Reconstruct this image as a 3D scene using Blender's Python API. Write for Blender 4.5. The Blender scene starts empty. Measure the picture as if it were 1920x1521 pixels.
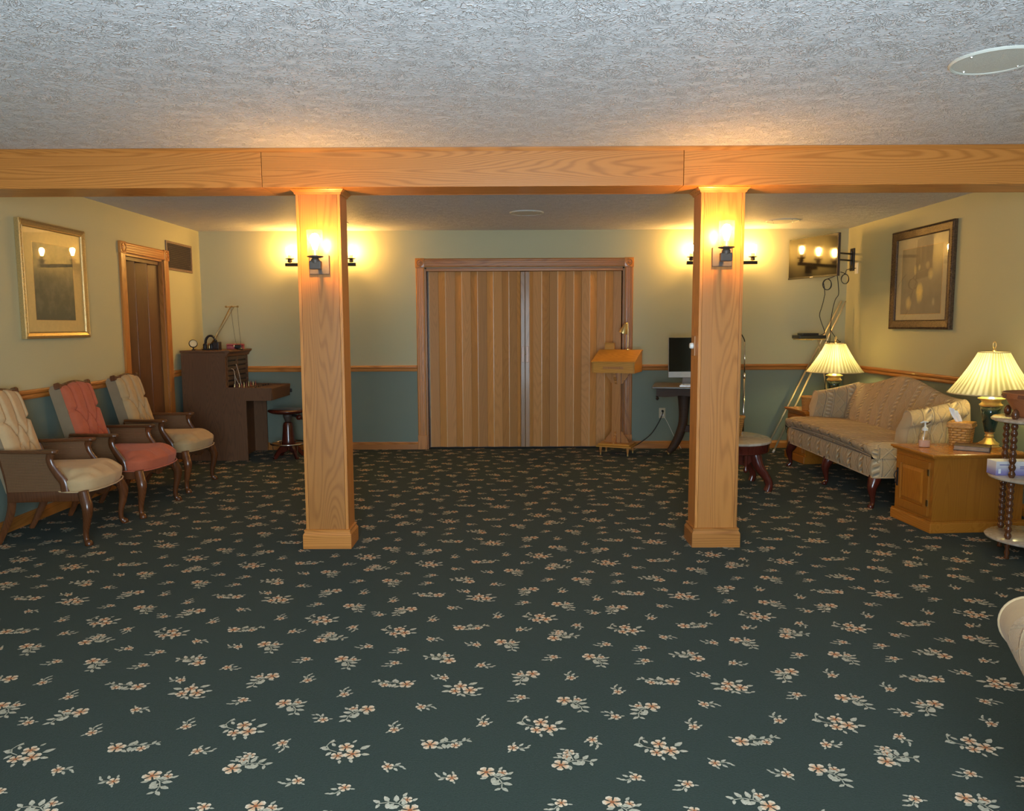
import bpy, bmesh, math, random
import numpy as np
from mathutils import Vector, Matrix
PI = math.pi
C = bpy.context.scene.collection
SC = bpy.context.scene
random.seed(7)

# ------------------------------------------------------------------ camera
CAM_H = 1.393
cd = bpy.data.cameras.new('camera'); cam = bpy.data.objects.new('camera', cd); C.objects.link(cam)
cd.sensor_fit = 'HORIZONTAL'; cd.sensor_width = 36.0; cd.lens = 1445.4 / 1920 * 36.0
cd.clip_start = 0.05; cd.clip_end = 60
_p, _y, _r = math.radians(5.926), math.radians(.115), math.radians(-.258)
r0 = Vector((math.cos(_y), math.sin(_y), 0)); fh = Vector((-math.sin(_y), math.cos(_y), 0)); zz = Vector((0, 0, 1))
fw = fh * math.cos(_p) - zz * math.sin(_p); dn = -(fh * math.sin(_p) + zz * math.cos(_p))
R_ = r0 * math.cos(_r) - dn * math.sin(_r); D_ = r0 * math.sin(_r) + dn * math.cos(_r)
m4 = Matrix.Identity(4)
for i in range(3):
    m4[i][0] = R_[i]; m4[i][1] = -D_[i]; m4[i][2] = -fw[i]
m4[2][3] = CAM_H
cam.matrix_world = m4
SC.camera = cam

# ------------------------------------------------------------------ light + exposure
w = bpy.data.worlds.new('world'); SC.world = w; w.use_nodes = True
w.node_tree.nodes['Background'].inputs[0].default_value = (.75, .85, 1, 1)
w.node_tree.nodes['Background'].inputs[1].default_value = .3
SC.view_settings.view_transform = 'Standard'; SC.view_settings.look = 'None'
SC.view_settings.exposure = 0.65; SC.view_settings.gamma = 1.0; SC.view_settings.use_curve_mapping = False
BULB = 280.0        # radiance of the sconce bulbs
LAMP = 90.0        # radiance of the table lamp bulbs
WARM = (1.0, .56, .15); LAMPC = (1.0, .86, .36)
def area(name, loc, rot, sx, sy, power, col):
    l = bpy.data.lights.new(name, 'AREA'); l.shape = 'RECTANGLE'; l.size = sx; l.size_y = sy; l.energy = power; l.color = col
    o = bpy.data.objects.new(name, l); C.objects.link(o); o.location = loc; o.rotation_euler = rot
    return o
# daylight through the front window behind the camera
area('doorway_daylight', (.05, -.64, 1.10), (PI / 2, 0, 0), 1.9, 1.9, 150, (.66, .85, 1.0))
# unseen upward area light, added outside the doorway to brighten the ceiling
area('added_uplight', (.05, -1.75, .02), (PI, 0, 0), 2.0, 2.0, 200, (.74, .88, 1.0))

# ------------------------------------------------------------------ room sizes
XL, XR, YB, YF, H = -3.471, 3.705, 8.657, -.6, 2.44
RZ0, RZ1 = .886, .951

# ------------------------------------------------------------------ mesh builder
class MB:
    def __init__(s): s.v = []; s.f = []; s.uv = {}; s.mi = []
    def add(s, vs, fs, M=None, mi=0):
        b = len(s.v)
        for p in vs:
            p = Vector(p)
            s.v.append(tuple(M @ p if M is not None else p))
        for f in fs: s.f.append(tuple(b + i for i in f)); s.mi.append(mi)
        return b
    def box(s, x0, x1, y0, y1, z0, z1, M=None, c=0.0, mi=0):
        if c <= 0:
            vs = [(x0, y0, z0), (x1, y0, z0), (x1, y1, z0), (x0, y1, z0), (x0, y0, z1), (x1, y0, z1), (x1, y1, z1), (x0, y1, z1)]
            fs = [(3, 2, 1, 0), (4, 5, 6, 7), (0, 1, 5, 4), (1, 2, 6, 5), (2, 3, 7, 6), (3, 0, 4, 7)]
            s.add(vs, fs, M, mi)
        else:
            bm = bmesh.new(); bmesh.ops.create_cube(bm, size=1)
            for v in bm.verts: v.co = Vector(((x0 + x1) / 2 + v.co.x * (x1 - x0), (y0 + y1) / 2 + v.co.y * (y1 - y0), (z0 + z1) / 2 + v.co.z * (z1 - z0)))
            bmesh.ops.bevel(bm, geom=bm.edges[:], offset=c, segments=2, profile=.5, affect='EDGES')
            bm.verts.ensure_lookup_table()
            for i, v in enumerate(bm.verts): v.index = i
            s.add([v.co.copy() for v in bm.verts], [tuple(v.index for v in f.verts) for f in bm.faces], M, mi); bm.free()
        return s
    def lathe(s, prof, n=24, M=None, cap=True, sx=1, sy=1, mi=0):
        vs = []; fs = []
        for r, z in prof:
            for k in range(n):
                a = 2 * PI * k / n; vs.append((r * math.cos(a) * sx, r * math.sin(a) * sy, z))
        for i in range(len(prof) - 1):
            for k in range(n):
                k2 = (k + 1) % n; fs.append((i * n + k, i * n + k2, (i + 1) * n + k2, (i + 1) * n + k))
        if cap:
            if prof[0][0] > 1e-5: fs.append(tuple(range(n - 1, -1, -1)))
            if prof[-1][0] > 1e-5: fs.append(tuple((len(prof) - 1) * n + k for k in range(n)))
        s.add(vs, fs, M, mi); return s
    def tube(s, pts, rad, n=8, M=None, flat=None, mi=0, closed=False):
        """swept tube; rad is a number or list; flat = (up vector, ratio) squashes the section"""
        pts = [Vector(p) for p in pts]; m = len(pts)
        if not hasattr(rad, '__len__'): rad = [rad] * m
        T = []
        for i in range(m):
            a = pts[i - 1] if (i > 0 or closed) else pts[i]; b = pts[(i + 1) % m] if (i < m - 1 or closed) else pts[i]
            T.append((b - a).normalized())
        up = Vector((0, 0, 1)) if abs(T[0].z) < .9 else Vector((0, 1, 0))
        if flat: up = Vector(flat[0])
        u = (up - T[0] * up.dot(T[0])).normalized(); vs = []; fs = []
        for i in range(m):
            u = (u - T[i] * u.dot(T[i])).normalized(); v = T[i].cross(u)
            for k in range(n):
                a = 2 * PI * k / n
                vs.append(pts[i] + u * (math.cos(a) * rad[i] * (flat[1] if flat else 1)) + v * (math.sin(a) * rad[i]))
        for i in range(m - (0 if closed else 1)):
            j = (i + 1) % m
            for k in range(n):
                k2 = (k + 1) % n; fs.append((i * n + k, i * n + k2, j * n + k2, j * n + k))
        if not closed: fs.append(tuple(range(n - 1, -1, -1))); fs.append(tuple((m - 1) * n + k for k in range(n)))
        s.add(vs, fs, M, mi); return s
    def prism(s, poly, h0, h1, M=None, axis='z', mi=0):
        """polygon extruded; axis z: (x,y); axis y: (x,z); axis x: (y,z)"""
        n = len(poly)
        def P(p, h): return (p[0], p[1], h) if axis == 'z' else ((p[0], h, p[1]) if axis == 'y' else (h, p[0], p[1]))
        vs = [P(p, h0) for p in poly] + [P(p, h1) for p in poly]
        fs = [tuple(range(n - 1, -1, -1)), tuple(range(n, 2 * n))] + [(i, (i + 1) % n, n + (i + 1) % n, n + i) for i in range(n)]
        s.add(vs, fs, M, mi); return s
    def grid(s, P, M=None, uvs=None, flip=False, mi=0):
        """P: list of rows of points"""
        R, N = len(P), len(P[0]); vs = [p for row in P for p in row]; b0 = len(s.f); fs = []
        for j in range(R - 1):
            for i in range(N - 1):
                q = (j * N + i, j * N + i + 1, (j + 1) * N + i + 1, (j + 1) * N + i)
                fs.append(q[::-1] if flip else q)
        s.add(vs, fs, M, mi)
        if uvs is not None:
            for k, f in enumerate(fs): s.uv[b0 + k] = [uvs[i // N][i % N] for i in f]
        return s
    def build(s, name, mat, parent=None, smooth=False, fix=True, mesh=False):
        me = bpy.data.meshes.new(name); me.from_pydata(s.v, [], s.f)
        for m in (mat if isinstance(mat, (list, tuple)) else [mat]): me.materials.append(m)
        if any(s.mi): me.polygons.foreach_set('material_index', s.mi)
        if s.uv:
            l = me.uv_layers.new(name='uv')
            for fi, p in enumerate(me.polygons):
                if fi in s.uv:
                    for li, c in zip(p.loop_indices, s.uv[fi]): l.data[li].uv = c
        if fix:
            bm = bmesh.new(); bm.from_mesh(me); bmesh.ops.recalc_face_normals(bm, faces=bm.faces[:]); bm.to_mesh(me); bm.free()
        if smooth:
            me.polygons.foreach_set('use_smooth', [True] * len(me.polygons))
            if smooth is not True:
                try: me.set_sharp_from_angle(angle=math.radians(smooth))
                except Exception: pass
        me.update()
        o = bpy.data.objects.new(name, me); C.objects.link(o)
        if parent: o.parent = parent
        return o
def Rz(a): return Matrix.Rotation(a, 4, 'Z')
def Rx(a): return Matrix.Rotation(a, 4, 'X')
def Ry(a): return Matrix.Rotation(a, 4, 'Y')
def Tr(x, y, z): return Matrix.Translation((x, y, z))
def circ(cx, cy, r, n=24, a0=0, a1=2 * PI, ry=None):
    return [(cx + r * math.cos(a0 + (a1 - a0) * i / n), cy + (ry or r) * math.sin(a0 + (a1 - a0) * i / n)) for i in range(n)]
def smooth_path(pts, n=6):
    pts = [Vector(p) for p in pts]; out = []
    for i in range(len(pts) - 1):
        p0 = pts[max(i - 1, 0)]; p1 = pts[i]; p2 = pts[i + 1]; p3 = pts[min(i + 2, len(pts) - 1)]
        for k in range(n):
            t = k / n
            out.append(.5 * ((2 * p1) + (p2 - p0) * t + (2 * p0 - 5 * p1 + 4 * p2 - p3) * t * t + (3 * p1 - p0 - 3 * p2 + p3) * t ** 3))
    out.append(pts[-1]); return out
def interp(vals, n): # resample radii with n per segment, linear
    out = []
    for i in range(len(vals) - 1):
        for k in range(n): out.append(vals[i] + (vals[i + 1] - vals[i]) * k / n)
    out.append(vals[-1]); return out

def thing(name, label, cat, loc=(0, 0, 0), rz=0, group=None):
    o = bpy.data.objects.new(name, None); o.empty_display_size = .1; C.objects.link(o)
    o.location = loc; o.rotation_euler = (0, 0, rz); o['label'] = label; o['category'] = cat
    if group: o['group'] = group
    return o
def tag(o, label, cat, group=None):
    o['label'] = label; o['category'] = cat
    if group: o['group'] = group
    return o
def struct(o, label=None):
    o['kind'] = 'structure'
    if label: o['label'] = label
    return o
def sempty(name, label=None):
    o = bpy.data.objects.new(name, None); C.objects.link(o); return struct(o, label)
def copy_tree(o, parent=None):
    c = o.copy(); C.objects.link(c)
    if parent: c.parent = parent
    for ch in list(o.children): copy_tree(ch, c)
    return c

# ------------------------------------------------------------------ materials
class NT:
    def __init__(s, name):
        s.m = bpy.data.materials.new(name); s.m.use_nodes = True; s.t = s.m.node_tree; s.t.nodes.clear()
        s.out = s.t.nodes.new('ShaderNodeOutputMaterial')
    def n(s, typ, **kw):
        nd = s.t.nodes.new('ShaderNode' + typ)
        for k, v in kw.items(): setattr(nd, k, v)
        return nd
    def set(s, sock, v):
        if isinstance(v, bpy.types.NodeSocket): s.t.links.new(v, sock)
        elif v is not None: sock.default_value = v
    def math(s, op, a, b=None, c=None, clamp=False):
        nd = s.n('Math', operation=op); nd.use_clamp = clamp
        for i, q in enumerate((a, b, c)):
            if q is not None: s.set(nd.inputs[i], q)
        return nd.outputs[0]
    def vm(s, op, a, b=None, scale=None):
        nd = s.n('VectorMath', operation=op); s.set(nd.inputs[0], a)
        if b is not None: s.set(nd.inputs[1], b)
        if scale is not None: s.set(nd.inputs[3], scale)
        return nd.outputs['Value'] if op in ('LENGTH', 'DISTANCE', 'DOT_PRODUCT') else nd.outputs[0]
    def noise(s, vec, scale, detail=2, rough=.5, dist=0):
        nd = s.n('TexNoise'); s.set(nd.inputs['Vector'], vec); s.set(nd.inputs['Scale'], scale)
        nd.inputs['Detail'].default_value = detail; nd.inputs['Roughness'].default_value = rough; nd.inputs['Distortion'].default_value = dist
        return nd.outputs[0]
    def ramp(s, f, stops, interp='LINEAR'):
        nd = s.n('ValToRGB'); e = nd.color_ramp; e.interpolation = interp
        while len(e.elements) < len(stops): e.elements.new(.5)
        for el, (p, c) in zip(e.elements, stops): el.position = p; el.color = (*c, 1) if len(c) == 3 else c
        s.set(nd.inputs[0], f); return nd.outputs[0]
    def mix(s, f, a, b, typ='MIX'):
        nd = s.n('Mix', data_type='RGBA', blend_type=typ); s.set(nd.inputs[0], f)
        s.set(nd.inputs[6], (*a, 1) if isinstance(a, tuple) and len(a) == 3 else a); s.set(nd.inputs[7], (*b, 1) if isinstance(b, tuple) and len(b) == 3 else b)
        return nd.outputs[2]
    def obj(s): return s.n('TexCoord').outputs['Object']
    def uv(s): return s.n('TexCoord').outputs['UV']
    def xyz(s, v):
        nd = s.n('SeparateXYZ'); s.set(nd.inputs[0], v); return nd.outputs
    def comb(s, x, y, z):
        nd = s.n('CombineXYZ')
        for i, q in enumerate((x, y, z)): s.set(nd.inputs[i], q)
        return nd.outputs[0]
    def bsdf(s, col, rough=.5, metal=0, bump=None, bs=.3, bd=.01, spec=.5, sheen=0, coat=0, trans=0):
        b = s.n('BsdfPrincipled'); s.set(b.inputs['Base Color'], (*col, 1) if isinstance(col, tuple) and len(col) == 3 else col)
        s.set(b.inputs['Roughness'], rough); b.inputs['Metallic'].default_value = metal
        b.inputs['Specular IOR Level'].default_value = spec; b.inputs['Sheen Weight'].default_value = sheen
        b.inputs['Coat Weight'].default_value = coat; b.inputs['Transmission Weight'].default_value = trans
        b.inputs['Coat Roughness'].default_value = .12
        if bump is not None:
            bn = s.n('Bump'); bn.inputs['Strength'].default_value = bs; bn.inputs['Distance'].default_value = bd
            s.set(bn.inputs['Height'], bump); s.t.links.new(bn.outputs[0], b.inputs['Normal'])
        s.t.links.new(b.outputs[0], s.out.inputs[0]); return b

def plain(name, col, rough=.5, metal=0, nz=0, nscale=40, spec=.5, sheen=0, coat=0, var=.12, stretch=(1, 1, 1)):
    t = NT(name); v = t.vm('MULTIPLY', t.obj(), stretch); n = t.noise(v, nscale, 3)
    dk = tuple(c * (1 - var) for c in col); lt = tuple(min(1, c * (1 + var)) for c in col)
    t.bsdf(t.ramp(n, [(.3, dk), (.7, lt)]), rough, metal, n if nz else None, nz, .004, spec, sheen, coat)
    return t.m

def wood(name, light, dark, axis='z', rough=.38, freq=34, ring=.5, scale=1.0, coat=.15, tone=.25, pore=.5):
    t = NT(name); o = t.obj(); rnd = t.n('ObjectInfo').outputs['Random']
    off = t.vm('SCALE', t.comb(3.1, 7.7, 5.3), scale=t.math('MULTIPLY', rnd, 9.0))
    al = {'x': (.085, 1, 1), 'y': (1, .085, 1), 'z': (1, 1, .085)}[axis]
    v = t.vm('ADD', t.vm('MULTIPLY', o, al), off)
    n1 = t.noise(v, 3.4 * scale, 2, .45, .15)
    wv = t.math('SINE', t.math('MULTIPLY', n1, freq * 9.0))
    rings = t.math('POWER', t.math('MULTIPLY_ADD', wv, .5, .5), 2.2)
    fa = {'x': (.02, 1, 1), 'y': (1, .02, 1), 'z': (1, 1, .02)}[axis]
    n2 = t.noise(t.vm('ADD', t.vm('MULTIPLY', o, fa), off), 210 * scale, 2, .6)
    n3 = t.noise(v, 1.6, 2)
    f = t.math('ADD', t.math('MULTIPLY', rings, ring), t.math('MULTIPLY', t.math('SUBTRACT', n2, .5), pore))
    col = t.ramp(f, [(0, light), (1, dark)])
    g = t.math('MULTIPLY_ADD', t.math('ADD', t.math('SUBTRACT', rnd, .5), t.math('MULTIPLY', t.math('SUBTRACT', n3, .5), .9)), tone * 2, 1.0)
    col = t.mix(1.0, col, t.comb(g, g, g), 'MULTIPLY')
    t.bsdf(col, rough, 0, t.math('ADD', n2, t.math('MULTIPLY', rings, -.3)), .08, .002, .5, 0, coat)
    return t.m

OAK_L, OAK_D = (.50, .188, .036), (.30, .098, .014)
oak_x = wood('oak_x', OAK_L, OAK_D, 'x', ring=.62); oak_y = wood('oak_y', OAK_L, OAK_D, 'y', ring=.5); oak_z = wood('oak_z', OAK_L, OAK_D, 'z', ring=.5)
oakdoor = wood('oak_accordion', (.57, .250, .066), (.41, .168, .040), 'z', rough=.5, tone=.16, ring=.35)
honey_z = wood('honey_oak_z', (.44, .155, .016), (.29, .085, .007), 'z', rough=.3, ring=.35, tone=.1)
honey_y = wood('honey_oak_y', (.46, .165, .020), (.30, .09, .008), 'y', rough=.25, ring=.35, tone=.1)
lect = wood('lectern_oak', (.46, .19, .05), (.30, .105, .022), 'z', ring=.4, tone=.12)
lectx = wood('lectern_oak_x', (.54, .24, .032), (.38, .145, .014), 'x', ring=.4, tone=.12)
walnut = wood('walnut', (.125, .047, .016), (.06, .021, .007), 'x', rough=.3, ring=.4, coat=.15)
walnutz = wood('walnut_z', (.125, .042, .014), (.06, .019, .006), 'z', rough=.26, ring=.4, coat=.25)
swood = wood('switchboard_wood', (.14, .058, .019), (.085, .033, .010), 'z', rough=.6, ring=.5, coat=0, scale=1.6)
swoodx = wood('switchboard_wood_x', (.15, .064, .022), (.09, .036, .011), 'x', rough=.6, ring=.5, coat=0, scale=1.6)
mahog = wood('mahogany', (.10, .018, .010), (.045, .007, .004), 'z', rough=.2, ring=.4, coat=.5)
darkdesk = wood('dark_desk', (.055, .027, .014), (.03, .014, .007), 'x', rough=.65, ring=.4, coat=0)
desktop = wood('desk_top', (.17, .12, .07), (.12, .08, .045), 'x', rough=.35, ring=.4)
brown_door = wood('brown_door', (.14, .055, .02), (.085, .03, .010), 'z', rough=.4, ring=.3, tone=.3)
brass = plain('brass', (.85, .60, .24), .28, .78, var=.05)
brassdull = plain('dull_brass', (.45, .30, .12), .35, 1, var=.1)
gold = plain('gilt', (.62, .45, .20), .35, .8, nz=.4, nscale=120)
bronze = plain('bronze_frame', (.10, .058, .028), .45, .25, nz=1.0, nscale=70, var=.5)
chrome = plain('chrome', (.75, .73, .70), .15, 1, var=.03)
steel = plain('pewter_metal', (.10, .072, .054), .5, .2, var=.1)
iron = plain('dark_iron', (.035, .03, .028), .45, .5)
black = plain('black_plastic', (.012, .012, .012), .35, var=.05)
rubber = plain('black_rubber', (.02, .02, .018), .6)
whitep = plain('white_plastic', (.72, .70, .64), .4, var=.04)
ivory = plain('ivory_plate', (.55, .48, .32), .4, var=.04)
alu = plain('aluminium', (.62, .60, .58), .35, .6, var=.03)
paper = plain('paper_white', (.85, .85, .85), .8, var=.03)
marble_t = NT('marble'); _n = marble_t.noise(marble_t.obj(), 7, 6, .6, 1.2)
marble_t.bsdf(marble_t.ramp(_n, [(.35, (.50, .43, .34)), (.52, (.42, .35, .27)), (.58, (.54, .47, .38))]), .18, coat=.3); marble = marble_t.m
greenlamp = plain('dark_green_glaze', (.012, .035, .026), .12, coat=.6, var=.1)
redbox = plain('red_paint', (.35, .03, .015), .4, var=.2)
def emis(name, col, st):
    t = NT(name); e = t.n('Emission'); e.inputs[0].default_value = (*col, 1); e.inputs[1].default_value = st
    t.t.links.new(e.outputs[0], t.out.inputs[0]); return t.m
bulb_m = emis('bulb_glow', WARM, BULB); lbulb_m = emis('lamp_bulb_glow', LAMPC, LAMP)
def glassm(name, tint, r=.03, fac=.12, frost=0):
    t = NT(name); g = t.n('BsdfGlossy'); g.inputs['Roughness'].default_value = r; tr = t.n('BsdfTransparent'); tr.inputs[0].default_value = (*tint, 1)
    lw = t.n('LayerWeight'); fr = t.math('MULTIPLY_ADD', t.math('POWER', lw.outputs['Facing'], 5.0), .92, .045); mx = t.n('MixShader')
    t.set(mx.inputs[0], t.math('ADD', fr, fac, clamp=True)); t.t.links.new(tr.outputs[0], mx.inputs[1]); t.t.links.new(g.outputs[0], mx.inputs[2])
    if frost:
        tl = t.n('BsdfTranslucent'); tl.inputs[0].default_value = (1, .95, .85, 1); m2 = t.n('MixShader'); m2.inputs[0].default_value = frost
        t.t.links.new(mx.outputs[0], m2.inputs[1]); t.t.links.new(tl.outputs[0], m2.inputs[2]); mx = m2
    t.t.links.new(mx.outputs[0], t.out.inputs[0]); return t.m
clear = glassm('clear_glass', (1, .98, .93), .02, .0, .03); pane_m = glassm('picture_glass', (.97, .98, .97), .015, .02)
gel = glassm('clear_bottle', (.97, .93, .90), .08, .0)
t = NT('pink_gel'); d = t.n('BsdfDiffuse'); d.inputs[0].default_value = (.80, .58, .48, 1); tr = t.n('BsdfTransparent'); tr.inputs[0].default_value = (.98, .88, .82, 1); mx = t.n('MixShader'); mx.inputs[0].default_value = .45
t.t.links.new(tr.outputs[0], mx.inputs[1]); t.t.links.new(d.outputs[0], mx.inputs[2]); t.t.links.new(mx.outputs[0], t.out.inputs[0]); pinkgel = t.m
# lamp shade: translucent pleated fabric
t = NT('shade_fabric'); u = t.xyz(t.uv()); pl = t.math('SINE', t.math('MULTIPLY', u[0], 2 * PI * 44))
nb = t.noise(t.comb(t.math('MULTIPLY', u[0], 30), .3, .2), 1, 2)
cl = t.ramp(t.math('MULTIPLY_ADD', pl, .25, t.math('MULTIPLY', nb, .9)), [(.2, (.42, .37, .20)), (.75, (.84, .80, .58))])
d = t.n('BsdfDiffuse'); t.set(d.inputs[0], cl); tl = t.n('BsdfTranslucent'); t.set(tl.inputs[0], cl); mx = t.n('MixShader'); mx.inputs[0].default_value = .38
t.t.links.new(d.outputs[0], mx.inputs[1]); t.t.links.new(tl.outputs[0], mx.inputs[2]); t.t.links.new(mx.outputs[0], t.out.inputs[0]); shade_m = t.m
# walls
def wallm(name, col):
    t = NT(name); n = t.noise(t.obj(), 90, 3); n2 = t.noise(t.obj(), 1.3, 2)
    t.bsdf(t.mix(t.math('MULTIPLY', n2, .25), col, tuple(c * .86 for c in col)), .62, 0, n, .10, .003, .3); return t.m
sage = wallm('sage_paint', (.485, .455, .28)); teal = wallm('teal_paint', (.205, .24, .188))
# stomp-brush textured ceiling
t = NT('textured_ceiling'); o = t.obj(); x = t.xyz(o)
dist = t.n('TexNoise'); t.set(dist.inputs['Vector'], o); dist.inputs['Scale'].default_value = 7; dist.inputs['Detail'].default_value = 2
p2 = t.vm('ADD', t.comb(x[0], x[1], 0.0), t.vm('SCALE', t.vm('SUBTRACT', dist.outputs['Color'], (.5, .5, .5)), scale=.10))
p2 = t.vm('MULTIPLY', p2, (1, 1, 0))
vo = t.n('TexVoronoi'); vo.voronoi_dimensions = '2D'; vo.inputs['Scale'].default_value = 5.5; t.set(vo.inputs['Vector'], p2)
dv = t.xyz(t.vm('SUBTRACT', t.vm('SCALE', p2, scale=1.0), vo.outputs['Position']))
ang = t.math('ARCTAN2', dv[1], dv[0]); rad = t.math('SQRT', t.math('ADD', t.math('MULTIPLY', dv[0], dv[0]), t.math('MULTIPLY', dv[1], dv[1])))
cr = t.xyz(vo.outputs['Color'])
st = t.noise(t.comb(t.math('MULTIPLY', t.math('SINE', ang), 5.5), t.math('MULTIPLY', t.math('COSINE', ang), 5.5), t.math('MULTIPLY_ADD', rad, 12.0, t.math('MULTIPLY', cr[0], 40))), 1.7, 2, .5)
rid = t.math('SUBTRACT', 1.0, t.math('MULTIPLY', t.math('ABSOLUTE', t.math('SUBTRACT', st, .5)), 16.0), clamp=True)
w1 = t.noise(o, 19, 1, .5, .9); w2_ = t.noise(t.vm('ADD', o, (5.2, 3.1, 0)), 27, 1, .5, .8); mk = t.noise(t.vm('ADD', o, (9.2, 1.1, 0)), 36, 1)
r1 = t.math('SUBTRACT', 1.0, t.math('MULTIPLY', t.math('ABSOLUTE', t.math('SUBTRACT', w1, .5)), 26.0), clamp=True)
r2 = t.math('SUBTRACT', 1.0, t.math('MULTIPLY', t.math('ABSOLUTE', t.math('SUBTRACT', w2_, .5)), 22.0), clamp=True)
mm = t.math('MULTIPLY', t.math('SUBTRACT', mk, .42), 9.0, clamp=True)
far = t.math('MULTIPLY', t.math('SUBTRACT', rad, .025), 30.0, clamp=True)
hgt = t.math('MAXIMUM', t.math('MULTIPLY', t.math('MULTIPLY', rid, far), .8), t.math('MULTIPLY', t.math('MAXIMUM', r1, r2), mm))
t.bsdf((.70, .68, .675), .6, 0, hgt, .85, .0060, .03); ceil_m = t.m
# carpet
t = NT('green_carpet'); o = t.obj(); n = t.noise(o, 150, 4, .75); n2 = t.noise(o, 1.1, 2)
t.bsdf(t.mix(t.math('MULTIPLY_ADD', n, 2.2, -.6, clamp=True), (.009, .021, .014), (.030, .052, .036)), .95, 0, n, .9, .008, .08, .12); carpet = t.m
t = NT('carpet_flowers'); a = t.n('Attribute'); a.attribute_name = 'col'; n = t.noise(t.obj(), 170, 3, .75)
t.bsdf(t.mix(t.math('MULTIPLY', t.math('SUBTRACT', n, .25), 1.25, clamp=True), a.outputs['Color'], (.10, .10, .07)), .95, 0, None, spec=.08); motif_m = t.m
# fabrics
def velvet(name, col):
    t = NT(name); n = t.noise(t.obj(), 14, 4, .6); n2 = t.noise(t.obj(), 300, 2)
    t.bsdf(t.mix(n, tuple(c * .86 for c in col), tuple(min(1, c * 1.12) for c in col)), .85, 0, n2, .15, .002, .2, .12); return t.m
cream_v = velvet('cream_velvet', (.55, .37, .19)); red_v = velvet('rose_red_velvet', (.46, .115, .055)); tan_v = velvet('tan_velvet', (.46, .31, .15)); grey_v = velvet('grey_beige_velvet', (.27, .195, .115))
# cable knit: uv in metres, u across the columns, v along them
t = NT('cable_knit'); q = t.xyz(t.uv()); U = t.math('MODULO', t.math('ADD', q[0], 10.0), .21)
du = t.math('SUBTRACT', U, .05); cab = t.math('LESS_THAN', t.math('ABSOLUTE', du), .030)
rope = t.math('MULTIPLY', t.math('ADD', t.math('SINE', t.math('ADD', t.math('MULTIPLY', q[1], 2 * PI / .052), t.math('MULTIPLY', du, 62.0))), .9), t.math('SUBTRACT', 1.0, t.math('POWER', t.math('MULTIPLY', t.math('ABSOLUTE', du), 33.0), 2.0), clamp=True))
ribl = t.math('POWER', t.math('ABSOLUTE', t.math('COSINE', t.math('MULTIPLY', U, PI / .017))), 2.0)
isrib = t.math('LESS_THAN', t.math('ABSOLUTE', t.math('SUBTRACT', t.math('ABSOLUTE', du), .040)), .009)
d2 = t.math('SUBTRACT', U, .15)
zz1 = t.math('SUBTRACT', t.math('ABSOLUTE', d2), t.math('MULTIPLY', t.math('ABSOLUTE', t.math('SUBTRACT', t.math('FRACT', t.math('DIVIDE', q[1], .14)), .5)), .09))
dia = t.math('SUBTRACT', 1.0, t.math('MULTIPLY', t.math('ABSOLUTE', zz1), 110.0), clamp=True)
indi = t.math('LESS_THAN', t.math('ABSOLUTE', d2), .05)
seed = t.math('MULTIPLY', t.noise(t.uv(), 190, 2), .5)
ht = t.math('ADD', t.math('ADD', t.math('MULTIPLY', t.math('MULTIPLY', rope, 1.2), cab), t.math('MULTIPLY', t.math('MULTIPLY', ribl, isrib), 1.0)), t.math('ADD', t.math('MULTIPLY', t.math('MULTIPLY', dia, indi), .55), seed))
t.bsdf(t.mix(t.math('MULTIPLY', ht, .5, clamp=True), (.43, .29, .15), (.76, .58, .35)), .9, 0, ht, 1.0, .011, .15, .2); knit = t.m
# cane webbing
t = NT('cane_webbing'); x = t.xyz(t.obj()); l1 = t.math('POWER', t.math('ABSOLUTE', t.math('SINE', t.math('MULTIPLY', x[2], PI / .010))), 1.6)
l2 = t.math('POWER', t.math('ABSOLUTE', t.math('SINE', t.math('MULTIPLY', x[0], PI / .010))), 1.6)
hh = t.math('MAXIMUM', l1, t.math('MULTIPLY', l2, .55))
t.bsdf(t.mix(hh, (.085, .040, .016), (.21, .10, .04)), .4, 0, hh, .8, .003, .5); cane = t.m
# basket weave
t = NT('woven_splint'); x = t.xyz(t.uv()); r = t.math('FLOOR', t.math('MULTIPLY', x[1], 9)); ph = t.math('MULTIPLY', r, PI)
bw = t.math('ABSOLUTE', t.math('SINE', t.math('ADD', t.math('MULTIPLY', x[0], PI * 14), t.math('MULTIPLY', ph, .5))))
rw = t.math('ABSOLUTE', t.math('SINE', t.math('MULTIPLY', x[1], PI * 9))); hh = t.math('MULTIPLY', t.math('POWER', bw, .5), t.math('POWER', rw, .5))
t.bsdf(t.mix(hh, (.26, .095, .016), (.64, .31, .075)), .45, 0, hh, .8, .006, .4); weave = t.m
basketrim = plain('basket_rim', (.50, .24, .06), .4, var=.2, nscale=60)
redbasket = wood('reddish_basket', (.36, .13, .05), (.24, .075, .028), 'x', ring=.4, rough=.45)
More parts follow.
